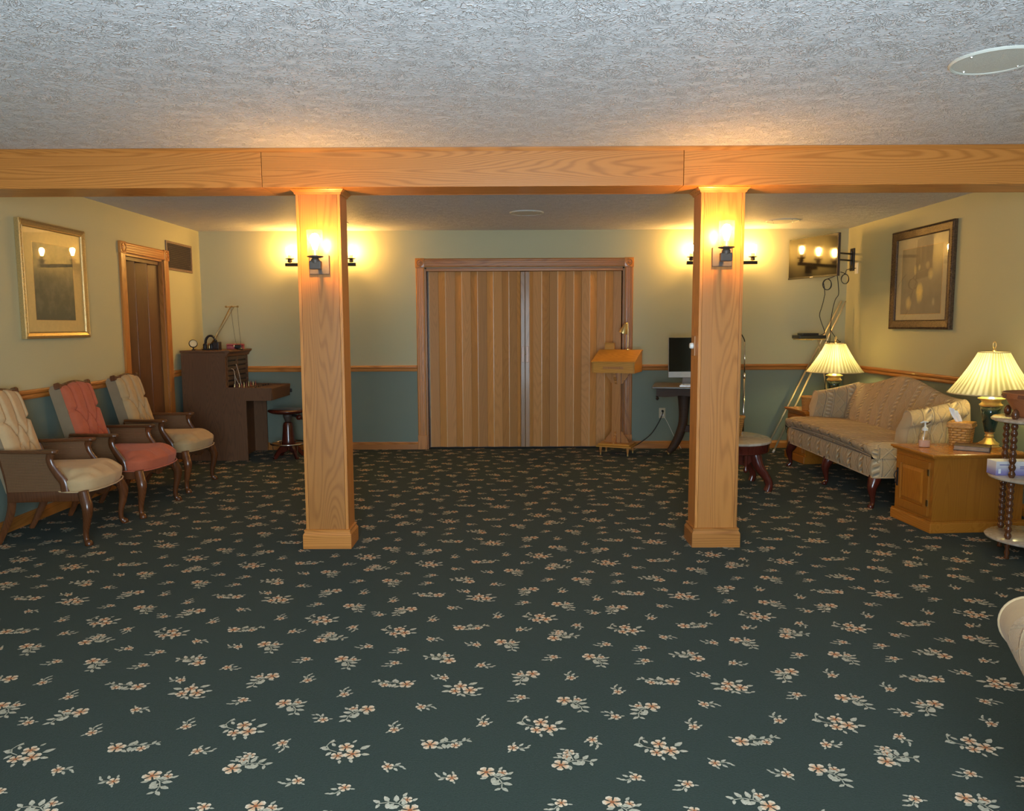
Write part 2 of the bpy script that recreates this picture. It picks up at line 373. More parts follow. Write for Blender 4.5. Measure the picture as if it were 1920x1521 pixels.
# picture prints
t = NT('dark_landscape_print'); o = t.obj(); x = t.xyz(o); n = t.noise(o, 9, 5, .65); n2 = t.noise(o, 40, 3)
g = t.math('ADD', t.math('MULTIPLY', n, .8), t.math('MULTIPLY', x[2], .35))
t.bsdf(t.mix(t.math('MULTIPLY', n2, .35), t.ramp(g, [(.3, (.10, .10, .065)), (.55, (.22, .20, .13)), (.8, (.33, .30, .20))]), (.10, .10, .06)), .6); print1 = t.m
t = NT('muted_floral_print'); o = t.obj(); n = t.noise(o, 8, 4)
base = t.mix(n, (.17, .135, .095), (.30, .24, .17))
for (cy, cz, ry, rz_, c) in [(-.10, .10, .032, .055, (.34, .26, .12)), (-.035, .12, .026, .036, (.34, .27, .15)), (.16, .05, .050, .062, (.36, .28, .13)), (.105, .13, .042, .042, (.30, .24, .13)), (-.015, -.11, .072, .105, (.42, .31, .10)), (-.20, -.20, .060, .072, (.36, .26, .12)), (.225, -.20, .028, .042, (.25, .20, .13))]:
    x = t.xyz(o); dd = t.math('ADD', t.math('POWER', t.math('DIVIDE', t.math('SUBTRACT', x[0], cy), ry), 2.0), t.math('POWER', t.math('DIVIDE', t.math('SUBTRACT', x[2], cz), rz_), 2.0))
    f = t.math('SUBTRACT', 1.35, t.math('ADD', dd, t.math('MULTIPLY', t.noise(o, 22, 3), .8)), clamp=True)
    base = t.mix(t.math('MULTIPLY', f, .9), base, tuple(min(1, q * 1.75) for q in c))
t.bsdf(base, .6); print2 = t.m
mat_board = plain('picture_mat', (.80, .55, .20), .8, var=.04); mat_grey = plain('picture_mat_grey', (.48, .40, .26), .8, var=.04)
screen = plain('dark_screen', (.010, .009, .008), .08, spec=.6, var=.05)
screen_tv = plain('tv_screen', (.012, .010, .008), .07, spec=.55, var=.05)

# ================================================================== STRUCTURE
def wall_mesh(name, quads, label):
    """quads: list of 4-corner lists with z range split at the chair rail"""
    b = MB()
    for (p0, p1, z0, z1) in quads:
        for a, c, mi in ((z0, min(z1, .92), 1), (max(z0, .92), z1, 0)):
            if c > a: b.add([(p0[0], p0[1], a), (p1[0], p1[1], a), (p1[0], p1[1], c), (p0[0], p0[1], c)], [(0, 1, 2, 3)], mi=mi)
    return struct(b.build(name, [sage, teal], fix=False), label)
D1 = (-.98, 1.235, 2.035); D2 = (6.975, 7.735, 2.05)     # door openings: from, to, top
rec = .13
wall_mesh('wall_back', [((XL, YB), (D1[0], YB), 0, H), ((D1[1], YB), (XR, YB), 0, H), ((D1[0], YB), (D1[1], YB), D1[2], H)], 'sage over teal painted far wall')
wall_mesh('wall_left', [((XL, YF), (XL, D2[0]), 0, H), ((XL, D2[1]), (XL, YB), 0, H), ((XL, D2[0]), (XL, D2[1]), D2[2], H)], 'sage over teal painted left wall')
wall_mesh('wall_right', [((XR, YB), (XR, YF), 0, H)], 'sage over teal painted right wall')
wx0, wx1, wz0, wz1 = -.95, 1.05, .0, 2.1
wall_mesh('wall_front', [((XR, YF), (wx1, YF), 0, H), ((wx0, YF), (XL, YF), 0, H), ((wx1, YF), (wx0, YF), wz1, H)], 'wall behind the viewer with a bright doorway')
win = sempty('door_3', 'oak cased open doorway behind the viewer')
for a in ((wx0 - .09, wx0, 0, wz1), (wx1, wx1 + .09, 0, wz1)): MB().box(a[0], a[1], YF - .10, YF + .02, a[2], a[3], c=.003).build('side_casing', oak_z, win)
MB().box(wx0 - .09, wx1 + .09, YF - .10, YF + .02, wz1, wz1 + .09, c=.003).build('head_casing', oak_x, win)
b = MB(); b.add([(XL - .15, YF, 0), (XR, YF, 0), (XR, YB + .15, 0), (XL - .15, YB + .15, 0)], [(0, 1, 2, 3)])
floor = struct(b.build('floor', carpet, fix=False), 'dark green carpet with scattered floral sprigs')
b = MB(); b.add([(XL, YF, H), (XL, YB, H), (XR, YB, H), (XR, YF, H)], [(0, 1, 2, 3)])
ceiling = struct(b.build('ceiling', ceil_m, fix=False), 'off-white brush textured ceiling')

# carpet motifs: flat woven sprigs, one mesh of countless pieces
def sprig_templates():
    PE, PC, CR, LF, LF2, STM = (.86, .69, .48), (.80, .45, .25), (.90, .80, .62), (.56, .52, .40), (.70, .64, .50), (.44, .43, .32)
    def bloom(o, cx, cy, r, a0, sq=1.0):
        for k in range(5):
            a = a0 + k * 2 * PI / 5; pts = [(cx, cy, PC)]
            for da, rr, c in ((-.42, .52, PC), (-.50, .86, PE), (-.2, 1.05, CR), (.2, 1.05, CR), (.50, .86, PE), (.42, .52, PC)):
                pts.append((cx + math.cos(a + da) * r * rr, cy + math.sin(a + da) * r * rr * sq, c))
            o.append(pts)
        o.append([(cx + math.cos(k * 1.05) * r * .26, cy + math.sin(k * 1.05) * r * .26, (.42, .12, .04)) for k in range(6)])
    def leaf(o, x, y, a, l, wd=.5, c=LF):
        l = l * 1.12
        ca, sa = math.cos(a), math.sin(a)
        def T(u, v): return (x + ca * u - sa * v, y + sa * u + ca * v)
        o.append([(*T(0, 0), STM), (*T(l * .35, -l * wd * .5), c), (*T(l * .75, -l * wd * .35), c), (*T(l, 0), LF2), (*T(l * .75, l * wd * .35), c), (*T(l * .35, l * wd * .5), c)])
    def stem(o, pts, wd=.0035):
        for (x0, y0), (x1, y1) in zip(pts[:-1], pts[1:]):
            d = math.hypot(x1 - x0, y1 - y0) or 1; nx, ny = -(y1 - y0) / d * wd / 2, (x1 - x0) / d * wd / 2
            o.append([(x0 + nx, y0 + ny, STM), (x0 - nx, y0 - ny, STM), (x1 - nx, y1 - ny, LF), (x1 + nx, y1 + ny, LF)])
    T = {}
    o = []; bloom(o, .004, .028, .024, .3); bloom(o, .032, -.012, .027, .9); bloom(o, -.012, -.022, .021, .1)
    stem(o, [(-.02, .0), (-.045, .012), (-.058, .034), (-.052, .056), (-.036, .062)])
    for l in ((-.045, .012, 2.9, .024), (-.055, .03, 3.6, .022), (-.05, .05, 1.2, .02), (-.035, .0, 4.2, .024), (.05, .012, .7, .034), (.058, -.014, -.1, .026), (.0, -.045, -1.4, .02), (.03, -.04, -1.1, .022), (.02, .05, 1.0, .018), (-.03, .03, 2.2, .022)): leaf(o, *l)
    T['A'] = o
    o = []; bloom(o, -.006, .026, .024, .5); bloom(o, .030, -.006, .027, .2); bloom(o, -.024, -.012, .022, .8)
    stem(o, [(.01, -.03), (.04, -.045), (.07, -.042)])
    for l in ((-.035, .02, 2.9, .034), (.022, .035, .5, .034), (.052, .004, .2, .026), (-.008, .046, 1.7, .02), (-.04, -.01, 3.4, .03), (.0, -.035, -.9, .024), (.03, -.042, -.2, .024), (.055, -.044, .4, .018), (.0, -.03, -2.2, .022)): leaf(o, *l)
    T['T'] = o
    o = []; bloom(o, .052, -.006, .027, .2); bloom(o, -.028, -.012, .016, .6)          # long: bloom at +x
    stem(o, [(.03, 0), (.0, .010), (-.03, .006), (-.055, .014), (-.072, .028)])
    for l in ((.02, .004, 2.0, .026), (.0, .008, 1.3, .026), (-.012, .006, 2.5, .024), (.012, -.002, -1.9, .028), (-.008, -.002, -1.5, .026), (-.05, .012, 1.9, .02), (-.06, .018, 3.6, .02), (-.04, .008, -2.0, .02), (.03, -.02, -2.6, .022), (.07, .012, .5, .016)): leaf(o, *l)
    T['L'] = o
    o = []; bloom(o, .036, 0, .027, .4); bloom(o, -.004, .026, .016, .2)               # bloom at +x, leafy at -x
    stem(o, [(.02, 0), (-.01, .0), (-.035, -.012), (-.052, -.034)]); stem(o, [(-.01, 0), (-.02, .03)])
    for l in ((.008, .002, 2.3, .026), (.0, -.004, -2.0, .028), (-.018, .0, 2.4, .03), (-.02, -.006, -1.5, .028), (-.036, -.012, 2.8, .028), (-.035, -.014, -1.0, .024), (-.05, -.03, 3.3, .024), (-.05, -.034, -1.2, .02), (.012, .03, 1.4, .018), (.014, -.018, -1.0, .022), (-.022, .028, 1.8, .02)): leaf(o, *l)
    T['B'] = o
    for nme, fl_ in (('s', 1), ('r', -1)):
        o = []; bloom(o, .014, -.006 * fl_, .018, .3)
        stem(o, [(.0, 0), (-.018, .010 * fl_), (-.034, .004 * fl_)], .003)
        for l in ((-.002, .006 * fl_, 2.2 * fl_, .020), (-.016, .008 * fl_, 3.0, .018), (-.006, -.006 * fl_, -2.6 * fl_, .02), (-.03, .004 * fl_, 3.5 * fl_, .014), (.026, .006 * fl_, .6 * fl_, .014), (.01, -.022 * fl_, -2.4 * fl_, .016)): leaf(o, *l, .45)
        T[nme] = o
    return T
LAT = [(.743,.318,'B',149),(-.012,.266,'B',31),(.071,.487,'L',0),(.336,.431,'T',0),(.001,.001,'A',0),(.323,.047,'L',180),(.717,.932,'B',-149),(.490,.853,'B',141),(.852,.691,'B',135),(.232,.715,'B',-39),(.569,.537,'B',39),(.623,.150,'A',0),
       (.739,.537,'s',0),(.907,.416,'s',0),(.244,.534,'s',0),(.547,.353,'s',0),(.874,.225,'s',0),(.220,.299,'s',0),(.134,.154,'s',0),(.430,.190,'s',0),(.799,.046,'s',0),(.174,.915,'s',0),(.893,.836,'s',0),(.345,.851,'s',0),(.044,.792,'s',0),(.553,.015,'s',0),(.038,.661,'s',0),(.407,.637,'s',0),(.672,.705,'s',0),(.704,.973,'s',0)]
def carpet_motifs():
    T = sprig_templates(); V = []; F = []; COL = []
    rs = random.Random(3); small = [(rs.choice('sr'), rs.choice((0, 25, -30, 160, 200, 90, -100, 180))) for _ in LAT]
    for i in range(-5, 6):
        for j in range(-3, 9):
            for k, (a, b_, ty, an) in enumerate(LAT):
                x = -.567 + (i + a) * 1.042 + (j + b_) * .030; y = 2.40 + (i + a) * .013 + (j + b_) * 1.0
                if not (XL - .02 < x < XR - .06 and .6 < y < YB + .03): continue
                if ty == 's': ty, an = small[k]
                mir = -1 if (ty in 'LB' and abs(an) > 90) else 1
                th = math.radians(an) if mir == 1 else math.radians(an - 180)
                ca, sa = math.cos(th), math.sin(th)
                for kz, poly in enumerate(T[ty]):
                    b0 = len(V)
                    for (u, v, c) in poly:
                        u *= mir * 1.06; v *= 1.06
                        V.append((x + ca * u - sa * v, y + sa * u + ca * v, .0010 + kz * .00005)); COL.append((*c, 1))
                    ids = list(range(b0, b0 + len(poly)))
                    F.append(tuple(ids if mir == 1 else ids[::-1]))
    me = bpy.data.meshes.new('floral_sprigs'); me.from_pydata(V, [], F); me.materials.append(motif_m)
    at = me.color_attributes.new('col', 'FLOAT_COLOR', 'POINT'); at.data.foreach_set('color', np.array(COL, dtype=np.float32).ravel())
    ob = bpy.data.objects.new('floral_sprigs', me); C.objects.link(ob); ob.parent = floor; ob['kind'] = 'stuff'; ob['label'] = 'peach and cream floral sprigs woven into the carpet'
carpet_motifs()

# chair rails and baseboards
rail_prof = [(0, RZ0), (.018, RZ0), (.022, RZ0 + .012), (.018, RZ0 + .030), (.030, RZ0 + .042), (.030, RZ1 - .010), (.022, RZ1), (0, RZ1)]
base_prof = [(0, 0), (.016, 0), (.016, .060), (.008, .076), (.006, .086), (0, .086)]
def run_mould(name, prof, p0, p1, nrm, mat, lab):
    """profile (out, z) swept along a straight wall line"""
    b = MB(); n = len(prof); vs = []
    for p in (p0, p1):
        for o_, z in prof: vs.append((p[0] + nrm[0] * o_, p[1] + nrm[1] * o_, z))
    fs = [(i, (i + 1) % n, n + (i + 1) % n, n + i) for i in range(n)] + [tuple(range(n - 1, -1, -1)), tuple(range(n, 2 * n))]
    b.add(vs, fs); return struct(b.build(name, mat), lab)
CW = .10
segs = [('back', (XL, YB), (D1[0] - CW, YB), (0, -1), oak_x, 1), ('back', (D1[1] + CW, YB), (XR, YB), (0, -1), oak_x, 2), ('left', (XL, YF), (XL, D2[0] - CW - .02), (1, 0), oak_y, 3), ('left', (XL, D2[1] + CW), (XL, YB), (1, 0), oak_y, 4), ('right', (XR, YF), (XR, YB), (-1, 0), oak_y, 5)]
for side, p0, p1, nr, mt, k in segs:
    run_mould('trim_%d' % k, rail_prof, p0, p1, nr, mt, 'oak chair rail on the %s wall' % side)
    run_mould('baseboard_%s' % side, base_prof, p0, p1, nr, mt, 'oak baseboard of the %s wall' % side)

# door casings with rosette blocks
def casing_board(L, wdt=.095, axis='z'):
    """fluted board length L along z, width along x, thickness -y"""
    pr = [(-wdt / 2, 0), (-wdt / 2, .016), (-wdt / 2 + .010, .020), (-wdt * .30, .020), (-wdt * .26, .0190), (-wdt * .20, .020), (-.004, .020), (0, .0192), (.004, .020), (wdt * .20, .020), (wdt * .26, .0190), (wdt * .30, .020), (wdt / 2 - .010, .020), (wdt / 2, .016), (wdt / 2, 0)]
    b = MB(); b.prism([(p[0], -p[1]) for p in pr], 0, L); return b
def rosette(parent, M):
    b = MB(); b.box(-.052, .052, -.026, 0, -.052, .052, c=.004)
    pr = [(.040, .026), (.040, .031), (.034, .033), (.030, .027), (.022, .027), (.019, .033), (.013, .033), (.010, .028), (.008, .036), (0, .037)]
    b.lathe(pr, 20, Rx(PI / 2))
    o = b.build('rosette_block', oak_z, parent, smooth=40); o.matrix_local = M; return o
def cased_door(name, lab, M, wdt, h, plinth=True):
    """opening of width wdt, height h; local x along wall, -y into the room"""
    d = sempty(name, lab); d.matrix_world = M
    for sx in (-1, 1):
        o = casing_board(h).build('side_casing', oak_z, d); o.location = (sx * (wdt / 2 + CW / 2), 0, 0)
        rosette(d, Tr(sx * (wdt / 2 + CW / 2), 0, h + .05))
        if plinth:
            MB().box(-.052, .052, -.025, 0, 0, .16, c=.003).build('plinth_block', oak_z, d).location = (sx * (wdt / 2 + CW / 2), 0, 0)
        MB().box(-.008, .008, 0, rec, 0, h).build('jamb', oak_z, d).location = (sx * (wdt / 2 - .008), 0, 0)
    b = MB(); b.add(casing_board(wdt - .004).v, casing_board(wdt - .004).f, Ry(PI / 2)); o = b.build('head_casing', oak_x, d); o.location = (-wdt / 2 + .002, 0, h + .05)
    MB().box(-wdt / 2, wdt / 2, 0, rec, h - .016, h).build('head_jamb', oak_x, d)
    MB().box(-wdt / 2 - .02, wdt / 2 + .02, rec, rec + .012, 0, h).build('backing', brown_door, d)
    return d
# accordion door in the far wall
wd1 = D1[1] - D1[0]; cx1 = (D1[0] + D1[1]) / 2
door = cased_door('door_1', 'oak accordion folding door in the far wall', Tr(cx1, YB, 0), wd1, D1[2])
MB().box(-wd1 / 2 + .016, wd1 / 2 - .016, -.004, .05, 1.995, 2.02, c=.003).build('header_track', oak_x, door)
edges = [228, 290, 340, 405, 452, 513, 560, 622, 668, 728, 775, 830, 855]
edgesR = [915, 940, 1000, 1055, 1110, 1165, 1220, 1275, 1330, 1380, 1435, 1493, 1548]
def ex(e): return -1.087 + ((740 + e / 3.622) - 777.3) * .00589 - cx1
zb_, zt_ = .022, 1.992; strip_m = wood('pale_oak_strip', (.70, .44, .20), (.55, .31, .12), 'z', rough=.4, tone=.1)
for E_ in (edges, edgesR):
    for i in range(len(E_) - 1):
        xa, xb = ex(E_[i]), ex(E_[i + 1]); ya, yb = (.022, .05) if i % 2 == 0 else (.05, .022)
        if xb - xa < .05: ya, yb = (.03, .05) if i % 2 == 0 else (.05, .03)
        dx, dy = xb - xa, yb - ya; L = math.hypot(dx, dy); nx, ny = dy / L * .005, -dx / L * .005
        b = MB(); g = .0025; ux, uy = dx / L * g, dy / L * g
        poly = [(xa + ux + nx, ya + uy + ny), (xb - ux + nx, yb - uy + ny), (xb - ux - nx, yb - uy - ny), (xa + ux - nx, ya + uy - ny)]
        b.prism(poly, zb_, zt_); b.build('door_panel', oakdoor, door)
        # bright vinyl hinge strip on the proud fold
        if i % 2 == 0:
            MB().box(xa - .0034, xa + .0034, ya - .008, ya - .002, zb_, zt_, c=.001).build('hinge_strip', strip_m, door)
post_m = wood('lead_post', (.42, .22, .09), (.26, .12, .045), 'z', rough=.42, coat=.12, tone=.2)
for xa, xb in ((ex(855), ex(884)), (ex(886), ex(915))):
    p = MB().box(xa, xb, -.004, .05, zb_, zt_ - .004, c=.004).build('lead_post', post_m, door)
    MB().box(xa + .010, xb - .010, -.010, -.003, .98, 1.16, c=.003).build('pull_plate', lect, p)
MB().lathe([(0, -.03), (.008, -.026), (.008, -.016), (.004, -.010), (.004, 0)], 12, Rx(-PI / 2) @ Rz(0)).build('latch_knob', chrome, door, smooth=True).location = (ex(886), -.008, 1.075)
# side door in the left wall
d2 = cased_door('door_2', 'dark brown folding door in the left wall', Tr(XL, (D2[0] + D2[1]) / 2, 0) @ Rz(PI / 2), D2[1] - D2[0], D2[2])
w2 = D2[1] - D2[0]; n2p = 6
for i in range(n2p):
    xa, xb = -w2 / 2 + .016 + (w2 - .032) * i / n2p, -w2 / 2 + .016 + (w2 - .032) * (i + 1) / n2p
    ya, yb = (.045, .095) if i % 2 == 0 else (.095, .045); dx, dy = xb - xa, yb - ya; L = math.hypot(dx, dy); nx, ny = dy / L * .005, -dx / L * .005
    MB().prism([(xa + nx, ya + ny), (xb + nx, yb + ny), (xb - nx, yb - ny), (xa - nx, ya - ny)], .02, 2.0).build('door_panel', brown_door, d2)
MB().box(-w2 / 2 + .016, w2 / 2 - .016, .03, .11, 2.0, 2.034).build('header_track', brown_door, d2)

# beam: three face boards over a core, soffit and top moulding
BY0, BY1, BZ = 4.676, 4.972, 2.213
beam = sempty('beam', 'long oak boxed beam across the ceiling on two pillars')
def wx(u, Y): return (u - 960) / 1445.4 * Y * 1.03
cuts = [XL, -1.485, 1.012, XR]
for i in range(3):
    MB().box(cuts[i] + .0015, cuts[i + 1] - .0015, BY0, BY0 + .019, BZ, H - .022, c=.002).build('face_board', oak_x, beam)
    MB().box(cuts[i] + .0015, cuts[i + 1] - .0015, BY1 - .019, BY1, BZ, H - .001, c=.002).build('face_board', oak_x, beam)
    MB().box(cuts[i] + .0015, cuts[i + 1] - .0015, BY0 + .0195, BY1 - .0195, BZ + .001, BZ + .02).build('soffit_board', oak_x, beam)
MB().prism([(BY0 - .012, H - .001), (BY0 - .012, H - .010), (BY0 - .004, H - .024), (BY0 + .018, H - .024), (BY0 + .018, H - .001)], XL, XR, axis='x').build('top_moulding', oak_x, beam)
# pillars
def pillar(xa, xb, lab):
    p = sempty('pillar', lab); y0, y1 = 4.745, 4.932; p.location = ((xa + xb) / 2, y0, 0); h = (xb - xa) / 2; d = y1 - y0
    MB().box(-h + .0195, h - .0195, .002, .02, 0, BZ).build('front_board', oak_z, p)
    MB().box(-h + .0195, h - .0195, d - .02, d, 0, BZ).build('back_board', oak_z, p)
    for s in (-1, 1):
        MB().box(min(s * h, s * (h - .018)), max(s * h, s * (h - .018)), 0, d, 0, BZ, c=.0015).build('side_board', oak_z, p)
    # mitred base and capital rings
    def ring(name, prof):
        b = MB(); n = len(prof); vs = []
        for (cx, cy, sx, sy) in ((-h, 0, -1, -1), (h, 0, 1, -1), (h, d, 1, 1), (-h, d, -1, 1)):
            for o_, z in prof: vs.append((cx + sx * o_, cy + sy * o_, z))
        fs = []
        for k in range(4):
            k2 = (k + 1) % 4
            for i in range(n): fs.append((k * n + i, k2 * n + i, k2 * n + (i + 1) % n, k * n + (i + 1) % n))
        b.add(vs, fs); return b.build(name, oak_x, p)
    ring('base_moulding', [(0.0005, 0), (.018, 0), (.018, .088), (.009, .104), (.009, .110), (.0115, .112), (.0115, .119), (.0005, .122)])
    ring('capital_moulding', [(.0005, BZ - .030), (.006, BZ - .028), (.010, BZ - .018), (.022, BZ - .006), (.026, BZ - .0005), (.0005, BZ - .0005)])
    return p
pl = pillar(-1.308, -1.041, 'left square oak pillar under the beam'); pr_ = pillar(1.135, 1.400, 'right square oak pillar under the beam')

# ================================================================== LIGHT FITTINGS
def candle(parent, x, y, z, mat=bulb_m):
    """bobeche dish, socket cup, glass cylinder and bulb; z = top of dish"""
    b = MB(); b.lathe([(.010, -.045), (.022, -.040), (.026, -.022), (.018, -.012), (.030, -.010), (.047, -.004), (.048, 0), (.012, .001)], 20)
    o = b.build('dish', steel, parent, smooth=40); o.location = (x, y, z)
    c = MB().lathe([(.017, 0), (.017, .036), (.012, .040), (.006, .041)], 16).build('candle_socket', ivory, parent, smooth=40); c.location = (x, y, z)
    g = MB().lathe([(.043, .002), (.044, .02), (.046, .15)], 28, cap=False).build('glass_cylinder', clear, parent, smooth=True, fix=False); g.location = (x, y, z)
    pr = [(0, 0)] + [(.013, .004), (.014, .012), (.020, .030), (.026, .050), (.027, .062), (.023, .078), (.013, .089), (0, .092)]
    l = MB().lathe(pr, 16, cap=False).build('bulb', mat, parent, smooth=True); l.location = (x, y, z + .040)
def front_sconce(x, xb, z, lab):
    s = thing('wall_sconce', lab, 'sconce', (x, 4.747, z), 0)
    MB().box(-.060, .060, -.014, 0, -.115, 0, c=.003).build('backplate', steel, s)
    MB().tube(smooth_path([(0, -.01, -.065), (xb - x, -.06, -.075), (xb - x, -.12, -.072), (xb - x, -.147, -.05)], 5), .011, 10).build('arm', steel, s, smooth=True)
    MB().box(xb - x - .035, xb - x + .035, -.165, -.125, -.095, -.045, c=.006).build('arm_block', steel, s)
    candle(s, xb - x, -.147, -.018 if x < 0 else -.012)
front_sconce(-1.174, -1.163, 1.822, 'single candle wall sconce on the left oak pillar')
front_sconce(1.267, 1.253, 1.858, 'single candle wall sconce on the right oak pillar')
def bar_light(x, lab):
    s = thing('vanity_bar_light', lab, 'wall light', (x, YB, 2.064), 0, )
    MB().box(-.06, .06, -.016, 0, -.085, .035, c=.003).build('backplate', iron, s)
    MB().box(-.385, .385, -.145, -.110, -.018, .018, c=.004).build('bar', iron, s)
    MB().box(-.022, .022, -.112, -.012, -.05, .0, c=.004).build('bracket', iron, s)
    for k in (-.335, 0, .335): candle(s, k, -.128, .066)
bar_light(-2.10, 'three candle bar light on far wall, behind the left pillar')
bar_light(2.28, 'three candle bar light on far wall, left of the television')
def ceiling_disc(x, y, r, lab, M=whitep):
    s = thing('ceiling_speaker', lab, 'speaker', (x, y, H), 0, 'round ceiling speakers')
    MB().lathe([(r, 0), (r, -.004), (r - .006, -.010), (r - .014, -.008), (r - .016, -.004)], 40, cap=False).build('rim', rimm, s, smooth=40)
    g = MB().lathe([(r - .014, -.002), (r - .016, -.006), (0, -.007)], 40).build('grille', ivory2, s, smooth=40)
    for k in range(4):
        a = k * PI / 2 + .4; MB().lathe([(.005, 0), (.004, -.004), (0, -.005)], 8, Tr((r - .03) * math.cos(a), (r - .03) * math.sin(a), -.006)).build('screw', chrome, s)
rimm = plain('speaker_rim', (.62, .60, .52), .5, var=.03)
ivory2 = plain('speaker_grille', (.60, .59, .52), .6, var=.06, nz=.6, nscale=300)
ceiling_disc(1.93, 3.21, .165, 'round white ceiling speaker in front of the beam')
ceiling_disc(.13, 7.33, .16, 'round white ceiling speaker behind the beam, above the accordion door')
ceiling_disc(2.74, 7.98, .165, 'round white ceiling speaker near the television')
ceiling_disc(-1.83, 7.95, .165, 'round white ceiling speaker just right of the left pillar')

# ================================================================== WALL HANGINGS
def picture(name, lab, M, wd, h, fmat, fw_, mat, art, aw, ah, az, bead):
    """local: x across, z up, -y out of the wall; centre at origin"""
    p = thing(name, lab, 'picture'); p.matrix_world = M
    prof = [(0, 0), (0, -.030), (.006, -.036), (.012, -.030), (.020, -.034), (fw_ - .010, -.024), (fw_ - .006, -.028), (fw_, -.020), (fw_, 0)]
    b = MB(); n = len(prof); vs = []
    for sx, sz in ((-1, -1), (1, -1), (1, 1), (-1, 1)):
        for o_, y in prof: vs.append((sx * (wd / 2 - o_), y, sz * (h / 2 - o_)))
    fs = [(k * n + i, ((k + 1) % 4) * n + i, ((k + 1) % 4) * n + (i + 1) % n, k * n + (i + 1) % n) for k in range(4) for i in range(n - 1)]
    b.add(vs, fs); fr = b.build('frame', fmat, p)
    bb = MB()
    for (x0, z0, x1, z1) in ((-1, -1, 1, -1), (1, -1, 1, 1), (1, 1, -1, 1), (-1, 1, -1, -1)):
        L = wd if z0 == z1 else h; m = int(L / bead)
        for k in range(m):
            f = (k + .5) / m * 2 - 1; x = (x0 if x0 == x1 else f); z = (z0 if z0 == z1 else f)
            X = x * (wd / 2 - (.013 if x0 == x1 else 0)); Z = z * (h / 2 - (.013 if z0 == z1 else 0)); r = bead * .42
            bb.add([(X - r, -.033, Z), (X, -.033, Z - r), (X + r, -.033, Z), (X, -.033, Z + r), (X, -.042, Z)], [(0, 1, 4), (1, 2, 4), (2, 3, 4), (3, 0, 4)])
    q = bb.build('beading', fmat, p, fix=False); q['kind'] = 'stuff'
    MB().box(-wd / 2 + fw_ - .004, wd / 2 - fw_ + .004, -.012, -.006, -h / 2 + fw_ - .004, h / 2 - fw_ + .004).build('mat_board', mat, p)
    a = MB().box(-aw / 2, aw / 2, -.0135, -.0115, -ah / 2, ah / 2).build('print', art, p); a.location = (0, 0, az)
    fl_ = MB()
    for r_ in ((-aw / 2 - .003, aw / 2 + .003, -ah / 2 - .003, -ah / 2), (-aw / 2 - .003, aw / 2 + .003, ah / 2, ah / 2 + .003), (-aw / 2 - .003, -aw / 2, -ah / 2, ah / 2), (aw / 2, aw / 2 + .003, -ah / 2, ah / 2)): fl_.box(r_[0], r_[1], -.0132, -.012, r_[2], r_[3])
    f2 = fl_.build('mat_fillet', basketrim, p); f2.location = (0, 0, az)
    g = MB(); g.add([(-wd / 2 + fw_ - .002, -.017, -h / 2 + fw_ - .002), (wd / 2 - fw_ + .002, -.017, -h / 2 + fw_ - .002), (wd / 2 - fw_ + .002, -.017, h / 2 - fw_ + .002), (-wd / 2 + fw_ - .002, -.017, h / 2 - fw_ + .002)], [(0, 1, 2, 3)])
    g.build('glass', pane_m, p, fix=False)
    return p
picture('framed_picture', 'gilt beaded framed dark landscape print on the left wall', Tr(XL + .002, 5.873, 1.735) @ Rz(PI / 2), .835, .845, gold, .050, mat_board, print1, .50, .56, -.005, .011)
picture('framed_picture', 'dark bronze framed floral print on the right wall', Tr(XR - .002, 7.06, 1.802) @ Rz(-PI / 2), 1.05, .92, bronze, .085, mat_grey, print2, .69, .60, -.02, .02)
# return-air grille
v = thing('vent_grille', 'metal louvred air vent high on the left wall by the corner', 'vent', (XL, 8.12, 2.112), PI / 2)
b = MB()
for a in ((-.31, .31, -.145, -.122), (-.31, .31, .122, .145), (-.31, -.285, -.122, .122), (.285, .31, -.122, .122)): b.box(a[0], a[1], -.012, 0, a[2], a[3], c=.002)
b.build('frame', plain('vent_frame', (.20, .13, .085), .5), v)
MB().box(-.285, .285, -.0015, -.0005, -.122, .122).build('backing', iron, v)
for k in range(13):
    z = -.113 + k * .0188; MB().add([(0, 0, 0)], []) if False else None
    MB().box(-.285, .285, -.010, -.003, -.0052, .0052, M=Tr(0, 0, z) @ Rx(.5)).build('louvre', steel, v)
for k in range(1, 22): MB().box(-.0012, .0012, -.0115, -.009, -.122, .122, M=Tr(-.285 + k * .0259, 0, 0)).build('fin', steel, v)

